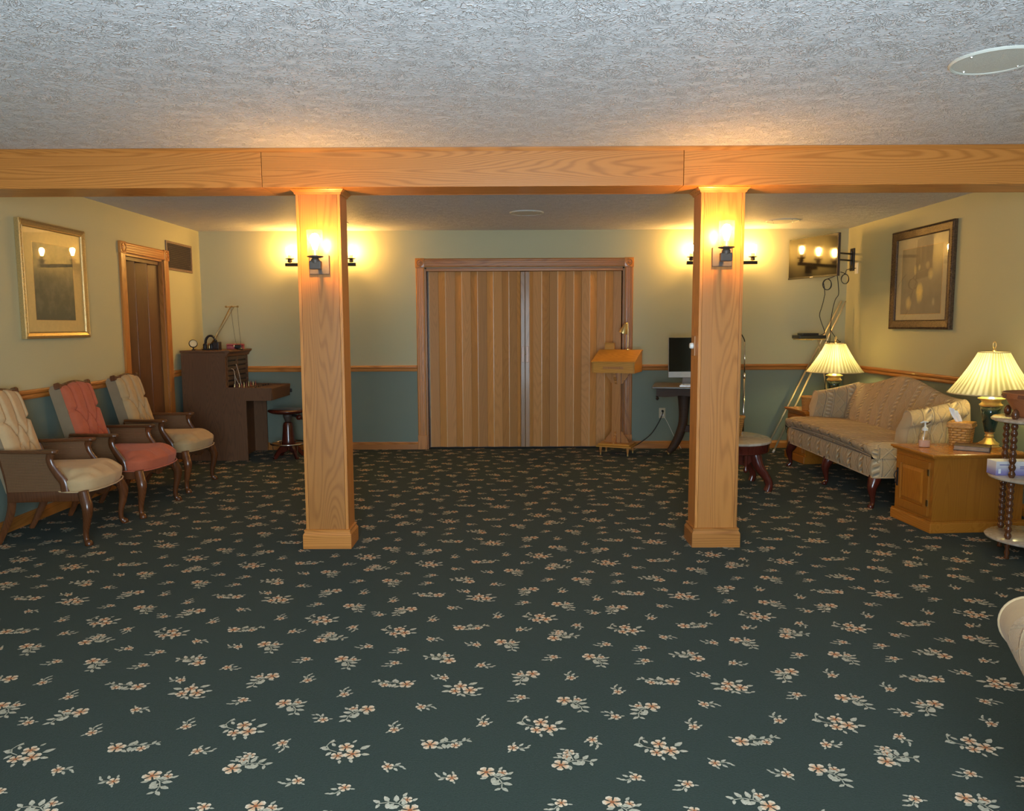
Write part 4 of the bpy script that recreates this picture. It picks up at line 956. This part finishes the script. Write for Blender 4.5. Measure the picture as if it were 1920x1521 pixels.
def table_lamp(lab, loc, rz=0):
    t = thing('table_lamp', lab, 'lamp', loc, rz, 'table lamps with pleated shades')
    MB().lathe([(.066, 0), (.068, .006), (.060, .012), (.058, .018), (.066, .024), (.062, .030), (.040, .044), (.034, .056), (.024, .066), (.030, .078), (.026, .084), (.024, .092), (.031, .100), (.033, .106)], 28).build('brass_base', brass, t, smooth=40)
    MB().lathe([(.033, .106), (.038, .130), (.048, .180), (.058, .235), (.066, .285)], 32).build('body', greenlamp, t, smooth=True)
    MB().lathe([(.066, .285), (.072, .290), (.074, .298), (.064, .306), (.058, .316), (.062, .326), (.082, .336), (.084, .342), (.060, .350), (.040, .366), (.018, .376), (.012, .380), (.010, .40)], 32).build('brass_cap', brass, t, smooth=40)
    MB().tube([(0, 0, .38), (0, 0, .44)], .012, 10).build('socket', brassdull, t)
    for s in (-1, 1): MB().tube(smooth_path([(s * .012, 0, .42), (s * .055, 0, .48), (s * .06, 0, .57), (s * .03, 0, .64), (0, 0, .672)], 5), .0022, 6).build('harp', brass, t)
    MB().lathe([(0, .435), (.018, .45), (.030, .49), (.028, .52), (.012, .54), (0, .545)], 16).build('bulb', lbulb_m, t, smooth=True)
    n = 176; rows = []; uvs = []
    for j in range(13):
        f = j / 12; r0_ = .272 + (.094 - .272) * f; r0_ -= .010 * math.sin(f * PI); z = .375 + .287 * f; row = []; ur = []
        for k in range(n + 1):
            a = 2 * PI * k / n; rr = r0_ + (.0022 if k % 4 < 2 else -.0022) * (1 - .3 * f)
            row.append((rr * math.cos(a), rr * math.sin(a), z)); ur.append((k / n, f))
        rows.append(row); uvs.append(ur)
    sh = MB().grid(rows, uvs=uvs).build('pleated_shade', shade_m, t, smooth=True, fix=False)
    b = MB().tube([(.273 * math.cos(a), .273 * math.sin(a), .377) for a in np.linspace(0, 2 * PI, 64, endpoint=False)], .0045, 6, closed=True)
    b.tube([(.095 * math.cos(a), .095 * math.sin(a), .662) for a in np.linspace(0, 2 * PI, 48, endpoint=False)], .004, 6, closed=True)
    b.build('shade_trim', plain('shade_trim_%d' % random.randint(0, 999), (.66, .55, .30), .8), sh, smooth=True)
    MB().lathe([(.004, .668), (.014, .674), (.006, .680), (.005, .690)], 12).build('finial_base', brass, t, smooth=True)
    MB().tube([(.0, 0, .712) if False else (.011 * math.cos(a), 0, .712 + .022 * math.sin(a)) for a in np.linspace(0, 2 * PI, 20, endpoint=False)], .0036, 6, closed=True).build('finial', brass, t, smooth=True)
    return t
table_lamp('lit table lamp with pleated shade on the near end table', (3.330, 5.352, .532))
table_lamp('lit table lamp with pleated shade behind the far arm of sofa', (3.275, 7.86, .532), .6)

def basket_wall(rows_fn, n, h, nz=10):
    rows = []; uvs = []
    for j in range(nz + 1):
        f = j / nz; row = []; ur = []
        for k in range(n + 1):
            x, y = rows_fn(k / n, f); row.append((x, y, h * f)); ur.append((k / n * 3, f))
        rows.append(row); uvs.append(ur)
    return rows, uvs
def sq(k, r, e=.22):
    a = 2 * PI * k + PI / 4; ca, sa = math.cos(a), math.sin(a); return (r * abs(ca) ** e * (1 if ca >= 0 else -1), r * abs(sa) ** e * (1 if sa >= 0 else -1))
t = thing('tissue_basket', 'square woven splint tissue basket on the near end table', 'basket', (3.180, 5.432, .532), PI / 4 + .06)
rw, uv_ = basket_wall(lambda k, f: sq(k, .064 + .010 * f + .004 * f * f), 48, .158)
MB().grid(rw, uvs=uv_).build('woven_body', weave, t, smooth=40)
MB().box(-.079, .079, -.079, .079, .150, .168, c=.004).build('lid', basketrim, t)
for s in (-1, 1):
    MB().box(-.079, .079, s * .0775 - .004, s * .0775 + .004, .132, .1495, c=.002).build('rim_band', basketrim, t); MB().box(s * .0775 - .004, s * .0775 + .004, -.073, .073, .132, .1495, c=.002).build('rim_band', basketrim, t)
ts = thing('tissue', 'white paper tissue poking out of the square tissue basket', 'tissue', (3.160, 5.432, .701), .2)
rows = []
for j in range(7):
    f = j / 6; row = []
    for i in range(15):
        u = i / 14 * 2 - 1; x = u * (.030 + .012 * math.sin(f * PI)) - .045 * f; y = .014 * math.sin(u * 7 + f * 2) * (.4 + f); z = .0 + .085 * f - .018 * u * f
        row.append((x, y, z))
    rows.append(row)
MB().grid(rows).build('folded_sheet', paper, ts, smooth=True)
t = thing('soap_dispenser', 'clear sanitizer pump bottle on the near end table', 'bottle', (2.875, 5.345, .532), 0)
MB().lathe([(.0, 0), (.038, .0), (.042, .006), (.043, .070), (.038, .088), (.020, .112), (.017, .120)], 28, sy=.75).build('bottle', gel, t, smooth=40)
MB().lathe([(.0, .004), (.036, .004), (.038, .010), (.039, .05)], 24, sy=.7).build('liquid', pinkgel, t, smooth=40)
MB().lathe([(.019, .118), (.019, .136), (.012, .140), (.006, .150), (.005, .170), (.010, .174), (.012, .182), (0, .184)], 16).build('pump_collar', whitep, t, smooth=40)
MB().tube([(.018, 0, .178), (-.012, 0, .180), (-.034, 0, .172)], [.008, .007, .004], 8).build('nozzle', whitep, t, smooth=True)
MB().tube([(0, 0, .13), (-.006, 0, .06), (-.024, 0, .006)], .003, 6).build('dip_tube', whitep, t)
t = thing('book', 'closed dark brown book lying in front of the brass lamp base', 'book', (3.140, 5.225, .532), -.60)
MB().box(-.108, .108, -.080, .080, 0, .004, c=.001).build('back_cover', plain('book_cover', (.085, .045, .028), .5), t)
MB().box(-.104, .102, -.076, .076, .0042, .029).build('page_block', plain('pages', (.36, .24, .15), .7), t)
MB().box(-.108, .108, -.080, .080, .0292, .033, c=.001).build('front_cover', bpy.data.materials['book_cover'], t)
MB().box(.103, .108, -.080, .080, .0042, .029, c=.001).build('spine', bpy.data.materials['book_cover'], t)

# baskets and bits on the far tables
def round_basket(name, lab, loc, r0_, r1_, h):
    t = thing(name, lab, 'basket', loc)
    rw, uv_ = basket_wall(lambda k, f: ((r0_ + (r1_ - r0_) * f) * math.cos(2 * PI * k), (r0_ + (r1_ - r0_) * f) * math.sin(2 * PI * k)), 36, h)
    MB().grid(rw, uvs=uv_).build('woven_body', weave, t, smooth=40)
    MB().lathe([(r0_, .003), (0, .003)], 36).build('basket_floor', basketrim, t)
    b = MB(); b.lathe([(r1_ - .002, h - .012), (r1_ + .005, h - .010), (r1_ + .006, h + .004), (r1_ - .003, h + .005), (r1_ - .006, h - .008)], 36); b.build('rim', basketrim, t, smooth=40)
    return t
round_basket('woven_basket', 'small round splint basket on the far end table', (3.000, 7.74, .532), .082, .094, .135)
round_basket('woven_basket', 'small round splint basket on the marble coffee table', (1.905, 6.68, .432), .080, .108, .165)
t = thing('folded_paper', 'crumpled white paper beside the basket on far end table', 'paper', (2.965, 7.60, .532), .3)
rows = [[(-.05 + .1 * i / 6, -.012 + .024 * j / 3 + .004 * math.sin(i), .003 + .006 * abs(math.sin(i * 1.3 + j))) for i in range(7)] for j in range(4)]
MB().grid(rows).build('sheet', paper, t, smooth=True)

# coffee table
t = thing('coffee_table', 'oval marble topped coffee table with curved mahogany legs', 'coffee table', (1.885, 6.58, 0))
n = 48
b = MB(); b.lathe([(0, .408), (.97, .408), (.995, .412), (1.0, .420), (.985, .430), (.96, .432), (0, .432)], n); 
for i, q in enumerate(b.v): b.v[i] = (q[0] * .310, q[1] * .420, q[2])
b.build('marble_top', marble, t, smooth=40)
b = MB(); b.lathe([(.92, .330), (.94, .335), (.945, .380), (.96, .390), (.965, .4075), (.90, .4075), (.90, .330)], n, cap=False)
for i, q in enumerate(b.v): b.v[i] = (q[0] * .310, q[1] * .420, q[2])
b.build('apron', mahog, t, smooth=40)
for sx in (-1, 1):
    for sy in (-1, 1):
        dx, dy = sx * .235, sy * .205
        pts = smooth_path([(dx * .55, dy * .8, .36), (dx * .62, dy * .85, .28), (dx * .74, dy * .95, .20), (dx * .95, dy * 1.02, .13), (dx * 1.08, dy * 1.06, .06), (dx * 1.02, dy * 1.05, 0)], 5)
        MB().tube(pts, interp([.060, .058, .046, .036, .034, .036], 5), 10, flat=((-dy, dx, 0), .8)).build('leg', mahog, t, smooth=50)
for sy in (-1, 1):
    MB().prism([(-.16, .345), (.16, .345), (.13, .26), (.06, .21), (0, .225), (-.06, .21), (-.13, .26)], sy * .18 - .012, sy * .18 + .012, axis='y').build('skirt', mahog, t)
for sx in (-1, 1): MB().lathe([(0, .175), (.016, .185), (.020, .205), (.010, .225), (.016, .25), (.016, .33)], 12, Tr(sx * .02, -.33, 0)).build('drop_finial', mahog, t, smooth=40) if sx == 1 else None

# three tier marble stand
t = thing('tiered_stand', 'three tier marble stand with bobbin turned posts at right edge', 'stand', (3.13, 4.53, 0))
R3 = .262
def disc(z): return MB().lathe([(0, z), (R3 - .010, z), (R3, z + .006), (R3 + .002, z + .014), (R3 - .008, z + .022), (0, z + .022)], 48)
for z in (.098, .466, .812): disc(z).build('marble_shelf', marble, t, smooth=40)
posts = [(-.205, -.062), (-.085, .196), (.19, -.15)]
for (px, py) in posts:
    def bob(z0, z1, nb):
        pr = []
        for i in range(nb):
            za = z0 + (z1 - z0) * i / nb; h_ = (z1 - z0) / nb
            for f, r in ((0, .012), (.2, .0165), (.5, .020), (.8, .0165)): pr.append((r, za + h_ * f))
        pr.append((.012, z1)); return pr
    MB().lathe([(.012, 0), (.016, .006), (.010, .018), (.017, .04), (.010, .06), (.016, .08), (.012, .0975)], 14, Tr(px, py, 0)).build('foot', walnutz, t, smooth=60)
    MB().lathe(bob(.1205, .4655, 9), 14, Tr(px, py, 0)).build('turned_post', walnutz, t, smooth=60)
    MB().lathe(bob(.4885, .8115, 8), 14, Tr(px, py, 0)).build('turned_post', walnutz, t, smooth=60)
    MB().lathe([(.012, .8345), (.019, .845), (.021, .862), (.017, .880), (.008, .892), (0, .896)], 14, Tr(px, py, 0)).build('finial', walnutz, t, smooth=60)
t = thing('bentwood_bowl', 'reddish splint bowl with leather tabs on the top marble shelf', 'bowl', (3.140, 4.555, .8345))
MB().lathe([(.0, 0), (.118, 0), (.130, .006), (.150, .04), (.162, .062), (.190, .11), (.204, .142), (.196, .142), (.180, .11), (.145, .05), (.12, .014), (0, .012)], 40).build('bowl_body', redbasket, t, smooth=40)
MB().lathe([(.194, .112), (.200, .113), (.210, .146), (.203, .148)], 40, cap=False).build('rim_band', redbasket, t, smooth=40)
for k in range(10):
    a = k * 2 * PI / 10 + .12; MB().box(-.018, .018, -.005, .001, -.010, .010, M=Rz(a) @ Tr(0, -.2060, .129) @ Rx(-.28)).build('leather_tab', plain('leather_tab_%d' % k, (.14, .045, .02), .6) if k == 0 else bpy.data.materials['leather_tab_0'], t)
t = thing('glove_box', 'white and lavender disposable glove box on middle marble shelf', 'box', (2.998, 4.585, .4885), -.05)
tb = NT('lavender_carton'); z = tb.xyz(tb.obj()); tb.bsdf(tb.ramp(tb.math('DIVIDE', z[2], .085), [(.0, (.20, .17, .42)), (.30, (.34, .30, .52)), (.6, (.66, .60, .62)), (1, (.80, .76, .74))]), .5)
MB().box(-.118, .118, -.05, .05, 0, .085, c=.002).build('carton', tb.m, t)
MB().box(-.045, .045, -.028, .028, .0852, .0862).build('opening_flap', paper, t)
lav = plain('lavender_ink', (.16, .14, .34), .6, var=.02)
for (xa, xb, za, zb__) in ((-.098, -.040, .062, .067), (.02, .088, .050, .056), (.02, .075, .040, .045)): MB().box(xa, xb, -.0508, -.0502, za, zb__).build('printed_line', lav, t)
MB().box(-.104, -.090, -.0508, -.0502, .012, .040).build('printed_label', paper, t)

# ================================================================== SOFAS
def sofa(lab, ox, oy):
    """front towards -x; local x=0 at the seat front, y along the length (0 centre)"""
    t = thing('loveseat', lab, 'sofa', (ox, oy, 0), 0)
    hl = .905                                 # half length
    def strip(fn, nu, nv, u_len, v_len, name, flip=False, mat=knit, par=None):
        P = []; UV = []
        for j in range(nv + 1):
            row = []; ur = []
            for i in range(nu + 1):
                f, g = i / nu, j / nv; row.append(fn(f, g)); ur.append((f * u_len, g * v_len))
            P.append(row); UV.append(ur)
        return MB().grid(P, uvs=UV).build(name, mat, par or t, smooth=True, fix=False)
    # base apron wrapped round front and ends (a rounded bowed band)
    def base_path(f):
        # from back left, along end (-y), front, end (+y)
        L0, L1 = .78, 2 * hl; tot = 2 * L0 + L1; s = f * tot
        if s < L0: return (.82 - s, -hl, (0, -1))
        if s < L0 + L1: return (.04, -hl + (s - L0), (-1, 0))
        return (.04 + (s - L0 - L1), hl, (0, 1))
    def fb(f, g):
        x, y, nn = base_path(f); z = .238 + .150 * g; bow = .012 * math.sin(g * PI)
        return (x + nn[0] * bow, y + nn[1] * bow, z)
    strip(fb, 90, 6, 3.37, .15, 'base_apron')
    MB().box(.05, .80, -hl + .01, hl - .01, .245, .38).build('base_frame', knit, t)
    pts = [Vector(fb(f, 0)) for f in np.linspace(0, 1, 90)]; MB().tube(pts, .005, 6).build('hem_welt', knit, t, smooth=True)
    # seat cushion: closed T cushion, front edge lifted towards its middle
    def fs_(f, g):
        y = -hl - .01 + (2 * hl + .02) * f; lift = .030 * math.sin(f * PI) ** 1.2
        k = g
        if k < .22:      # front face, rounded
            a = k / .22; x = .05 - .055 * math.sin(a * PI * .75); z = .392 + lift + (.105 - lift * .6) * a
        else:
            a = (k - .22) / .78; x = .010 + .60 * a + .0; z = .497 + lift * .4 + .010 * math.sin(a * PI) - .018 * a
            if a < .12: z -= .020 * (1 - a / .12) ** 2
        e = min(f, 1 - f) / .06
        if e < 1: z -= .035 * (1 - math.sqrt(1 - (1 - e) ** 2)); x += .02 * (1 - math.sqrt(1 - (1 - e) ** 2)) if k < .3 else 0
        return (x, y, z)
    strip(fs_, 60, 36, 1.83, .74, 'seat_cushion')
    for s in (-1, 1):
        P = [[fs_(0 if s < 0 else 1, g)] for g in np.linspace(0, 1, 20)]
        b = MB(); top = [p[0] for p in P]; bot = [(p[0], p[1], .385) for p in top]; b.grid([bot, top], uvs=[[(i * .03, 0) for i in range(20)], [(i * .03, .1) for i in range(20)]]); b.build('cushion_end', knit, t, smooth=True)
    b = MB(); fr = [fs_(f, 0) for f in np.linspace(0, 1, 40)]; b.grid([[(.07, p[1], .386) for p in fr], fr], uvs=[[(i * .045, 0) for i in range(40)], [(i * .045, .05) for i in range(40)]]); b.build('cushion_underside', knit, t, smooth=True)
    MB().tube([Vector(p) + Vector((-.002, 0, 0)) for p in fr], .0055, 6).build('cushion_welt', knit, t, smooth=True)
    # camel back
    def ztop(f):
        c = math.cos((f - .5) * 2 * PI) * .5 + .5; return .845 + .095 * c ** 1.4 - .02 * (1 - c)
    def fbk(f, g):
        y = -hl + .03 + (2 * hl - .06) * f; zt = ztop(f)
        if g < .62:
            a = g / .62; z = .43 + (zt - .05 - .43) * a; x = .53 + .13 * a - .035 * math.sin(a * PI)
        elif g < .80:
            a = (g - .62) / .18 * PI; x = .66 + .05 * (1 - math.cos(a)); z = zt - .05 + .05 * math.sin(a)
        else:
            a = (g - .80) / .20; x = .76 + .04 * a; z = zt - .05 - (zt - .05 - .30) * a
        return (x, y, z)
    strip(fbk, 56, 44, 1.75, 1.05, 'camel_back')
    for f in (0, 1):
        b = MB(); col = [fbk(f, g) for g in np.linspace(0, 1, 45)]; b.add(col, [tuple(range(45))]); b.build('back_end', knit, t)
    # scrolled arms
    for s in (-1, 1):
        yi, yo = s * (hl - .085), s * (hl - .005)
        def fa(f, g):
            x = .29 + .42 * f; zt = .745 + .085 * f ** 1.3; sl = -.03 * (1 - f)
            if g < .5:      # inner face
                a = g / .5; z = .42 + (zt - .068 - .42) * a; y = yi + s * (-.012 * math.sin(a * PI)); x -= .07 * (1 - a) * (1 - f)
            elif g < .82:   # roll
                a = (g - .5) / .32 * PI * 1.35; r = .068; y = yi + s * (r * (1 - math.cos(a))) ; z = zt - .068 + r * math.sin(a)
            else:           # outer face
                a = (g - .82) / .18; aa = PI * 1.35; r = .068; ya = yi + s * r * (1 - math.cos(aa)); za = zt - .068 + r * math.sin(aa)
                y = ya + (yo - ya) * min(1, a * 3); z = za + (.385 - za) * a
            return (x, y, z)
        strip(fa, 14, 48, .44, .80, 'rolled_arm')
        ring = [fa(0, g) for g in np.linspace(0, 1, 49)]
        b = MB(); cpt = (ring[0][0] + .0, (yi + yo) / 2, .60); b.add([cpt] + ring, [(0, i, i + 1) for i in range(1, 49)] + [(0, 49, 1)]); b.build('arm_front', knit, t, smooth=60)
        MB().tube([Vector(p) + Vector((-.002, 0, 0)) for p in ring], .0055, 6).build('arm_welt', knit, t, smooth=True)
    # cabriole legs
    for y in (-hl + .05, 0, hl - .05):
        sgn = 0 if y == 0 else (1 if y > 0 else -1)
        pts = smooth_path([(.085, y, .245), (.066, y + sgn * .012, .20), (.048, y + sgn * .024, .15), (.058, y + sgn * .018, .08), (.062, y + sgn * .014, .035), (.045, y + sgn * .024, .012), (.040, y + sgn * .026, 0)], 4)
        MB().tube(pts, interp([.050, .045, .034, .020, .016, .024, .020], 4), 12).build('cabriole_leg', mahog, t, smooth=True)
    for y in (-hl + .08, hl - .08):
        MB().tube([(.74, y, .245), (.75, y, .12), (.80, y, 0)], [.03, .024, .018], 8).build('rear_leg', mahog, t, smooth=True)
    return t
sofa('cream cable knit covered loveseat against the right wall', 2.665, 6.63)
t = thing('upholstered_chair', 'cream rolled arm chair cut off at the right edge of the photo', 'armchair', (1.705, 1.74, 0), math.radians(64))
MB().box(-.30, .30, -.25, .25, .17, .36, c=.02).build('seat_frame', knit, t)
MB().box(-.22, .32, -.215, .215, .362, .47, c=.035).build('seat_cushion', tan_v, t, smooth=True)
MB().prism([(-.22, .36), (-.32, .95), (-.40, .95), (-.33, .30)], -.25, .25, axis='y').build('back', knit, t)
for s in (-1, 1):
    MB().box(-.30, .26, min(s * .222, s * .29), max(s * .222, s * .29), .17, .49, c=.015).build('arm_panel', knit, t)
    pts = [(-.34, s * .36, .585), (.20, s * .375, .585)]
    rows = []; uvs = []
    for (f, xx) in ((0, -.34), (.35, -.1), (.7, .10), (.80, .17), (1, .30)):
        rows.append([(xx, s * (.335 + .03 * f) + .082 * math.cos(a), .518 + .082 * math.sin(a)) for a in np.linspace(0, 2 * PI, 33)]); uvs.append([(.5 * i / 32, .6 * f) for i in range(33)])
    MB().grid(rows[:4], uvs=uvs[:4]).build('arm_roll', knit, t, smooth=True); MB().grid(rows[3:], uvs=uvs[3:]).build('arm_cap', tan_v, t, smooth=True)
    e = rows[-1]; c0 = Vector((.335, s * .365, .518))
    prof = [e] + [[tuple(c0 + (Vector(p) - Vector((.30, s * .365, .518))) * q - Vector((.035 * (1 - math.sqrt(1 - q * q)) , 0, 0))) for p in e] for q in (.95, .8, .5, .01)]
    MB().grid(prof).build('arm_front', tan_v, t, smooth=True)
    MB().tube([Vector(p) + Vector((.002, 0, 0)) for p in e[:-1]], .005, 6, closed=True).build('arm_welt', knit, t, smooth=True)
    MB().tube(smooth_path([(.25, s * .22, .18), (.285, s * .255, .10), (.29, s * .265, .03), (.30, s * .275, 0)], 4), interp([.032, .026, .018, .022], 4), 10).build('front_leg', mahog, t, smooth=True)
    MB().tube([(-.27, s * .22, .18), (-.31, s * .23, 0)], [.026, .018], 8).build('rear_leg', mahog, t, smooth=True)

# ================================================================== EASEL, PLAYERS, TELEVISION
t = thing('display_easel', 'tall brass tube easel leaning in the far right corner', 'easel', (3.1, 8.38, 0))
def E_(x, y, z): return (x - 3.1, y - 8.38, z)
ebr = plain('pale_brass_tube', (.90, .74, .44), .3, .6, var=.04)
legs = (((2.828, 8.32, 0), (3.558, 8.32, 1.637)), ((2.79, 8.46, 0), (3.572, 8.46, 1.642)))
for a, c in legs:
    A_, B_ = Vector(E_(*a)), Vector(E_(*c)); m = A_ + (B_ - A_) * .55
    l = MB().tube([A_ + (B_ - A_) * .012, m], .0095, 10).build('front_leg', ebr, t, smooth=True); MB().tube([m, B_], .0085, 10).build('extension_tube', ebr, l, smooth=True)
    MB().tube([A_, A_ + (B_ - A_) * .02], .011, 10).build('rubber_tip', whitep, l, smooth=True)
    MB().tube([m - (B_ - A_) * .012, m + (B_ - A_) * .012], .0115, 10).build('clamp_collar', brassdull, l, smooth=True)
MB().tube([E_(3.300, 8.39, 1.26), E_(3.385, 8.40, .86), E_(3.565, 8.42, .0)], .008, 10).build('rear_leg', ebr, t, smooth=True)
MB().tube([E_(3.345, 8.32, 1.26), E_(3.375, 8.46, 1.26)], .007, 8).build('top_brace', brass, t)
for yy in (8.30, 8.46): MB().tube([E_(3.34, yy, 1.232), E_(3.06, yy, 1.232)], .006, 8).build('ledge_arm', brass, t)
MB().tube([E_(3.20, 8.28, 1.225), E_(3.20, 8.48, 1.225)], .005, 8).build('ledge_bar', brass, t)
t = thing('disc_player', 'wide black disc player resting on the easel ledge', 'disc player', (3.195, 8.37, 1.240), .0)
MB().box(-.14, .14, -.12, .12, .0, .034, c=.003).build('case', black, t)
MB().box(-.1415, -.139, -.10, .10, .010, .024).build('disc_slot', iron, t)
for s in (-1, 1): MB().box(-.10, -.08, s * .09 - .01, s * .09 + .01, -.003, 0).build('foot_pad', rubber, t)
t = thing('cable_box', 'small black cable box stacked on the disc player', 'cable box', (3.185, 8.37, 1.275), .0)
MB().box(-.085, .085, -.08, .08, .0, .022, c=.003).build('case', black, t); MB().box(-.0862, -.0845, -.05, .05, .007, .014).build('display', iron, t)
# television: screen normal towards (-.95,-.32)
ctr = Vector((3.10, 8.10, 2.082)); ang = math.atan2(-.32, -.95) + PI / 2
t = thing('television', 'flat black television on swing arm in the far right corner', 'television', ctr, ang)
MB().box(-.370, .370, .0, .028, -.212, .212, c=.004).build('case', black, t)
MB().box(-.362, .362, -.0025, -.0002, -.192, .205).build('screen', screen_tv, t)
MB().box(-.22, .22, .0285, .055, -.15, .10, c=.006).build('rear_housing', black, t)
MB().box(-.370, .370, -.004, -.0005, -.2125, -.1945, c=.001).build('lower_bezel', black, t)
MB().box(-.022, .022, -.006, -.0042, -.206, -.199).build('badge', alu, t)
MB().box(.366, .3715, -.004, .028, -.212, .212, c=.001).build('side_bezel', steel, t)
nb_ = Vector((.95, .32, 0)).normalized(); bk = ctr + nb_ * .056
t = thing('wall_bracket', 'black steel swing arm bracket holding the television', 'bracket', (XR, 8.52, 2.09))
def W_(p): return (p[0] - XR, p[1] - 8.52, p[2] - 2.09)
MB().box(-.018, 0, -.045, .045, -.12, .12, c=.004).build('wall_plate', iron, t)
MB().tube([(-.022, 0, -.06), (-.022, 0, .09)], .014, 10).build('hinge_post', iron, t)
kn = (3.44, 8.26, 2.10)
for dz in (-.03, .04):
    MB().tube([(-.022, 0, .02 + dz), W_((kn[0], kn[1], kn[2] + dz))], .012, 8, flat=((0, 0, 1), .8)).build('arm', iron, t)
MB().tube([W_((kn[0], kn[1], kn[2] - .06)), W_((kn[0], kn[1], kn[2] + .07))], .014, 10).build('elbow', iron, t)
MB().tube([W_((kn[0], kn[1], 2.10)), W_((bk.x + .012, bk.y + .004, 2.09))], .016, 8).build('arm', iron, t)
o = MB().box(-.11, .11, 0, .010, -.11, .11, c=.002).build('mounting_plate', iron, t); o.matrix_local = Tr(*W_((bk.x + .001, bk.y, 2.085))) @ Rz(ang)
t = thing('cable_plate', 'white cable wall plate right of the television bracket', 'wall plate', (XR, 8.42, 1.99), -PI / 2)
MB().box(-.036, .036, -.006, 0, -.058, .058, c=.002).build('plate', whitep, t); MB().lathe([(.007, 0), (.007, .012)], 10, Tr(0, -.006, 0) @ Rx(PI / 2)).build('jack', chrome, t)
# cables
def coil(cx, cy, cz, r, turns, n=26, ax=(1, 0)):
    return [(cx + ax[0] * r * math.cos(a) * (1 + .10 * math.sin(.83 * a)), cy + ax[1] * r * math.cos(a) + .004 * math.sin(a * .37), cz + r * 1.25 * math.sin(a)) for a in np.linspace(PI / 2, PI / 2 + 2 * PI * turns, int(n * turns))]
cl_ = coil(3.245, 8.05, 1.80, .044, 3.2)
cord('coiled_cable', [(3.28, 7.95, 1.88)] + cl_ + [(3.235, 8.08, 1.70), (3.23, 8.15, 1.55), (3.235, 8.2, 1.48), (3.29, 8.24, 1.37), (3.33, 8.28, 1.30), (3.30, 8.31, 1.279)], .0042, rubber, 'black cable coiled under the television and hanging to the disc player', 2)
cord('hanging_cable', [(3.33, 8.02, 1.90), (3.37, 8.08, 1.80), (3.385, 8.10, 1.70), (3.36, 8.12, 1.64), (3.352, 8.17, 1.50), (3.352, 8.19, 1.36), (3.354, 8.20, 1.20), (3.36, 8.26, .95), (3.40, 8.40, .6), (3.45, 8.5, .02)], .0042, rubber, 'straight black cable falling from the television behind the lamp')
cord('looped_cord', [(3.694, 8.42, 1.99), (3.66, 8.40, 1.985), (3.57, 8.36, 1.97)] + coil(3.555, 8.35, 1.872, .040, 3.1) + [(3.54, 8.33, 1.93), (3.46, 8.25, 1.94)], .0036, rubber, 'thin black cord looped below the television bracket', 2)
cord('slack_cable', [(3.354, 8.21, 1.36), (3.37, 8.2, 1.31), (3.44, 8.2, 1.22), (3.47, 8.2, 1.205), (3.42, 8.22, 1.20), (3.345, 8.3, 1.215)], .0036, rubber, 'slack black cable kinked to the right above the far lamp')
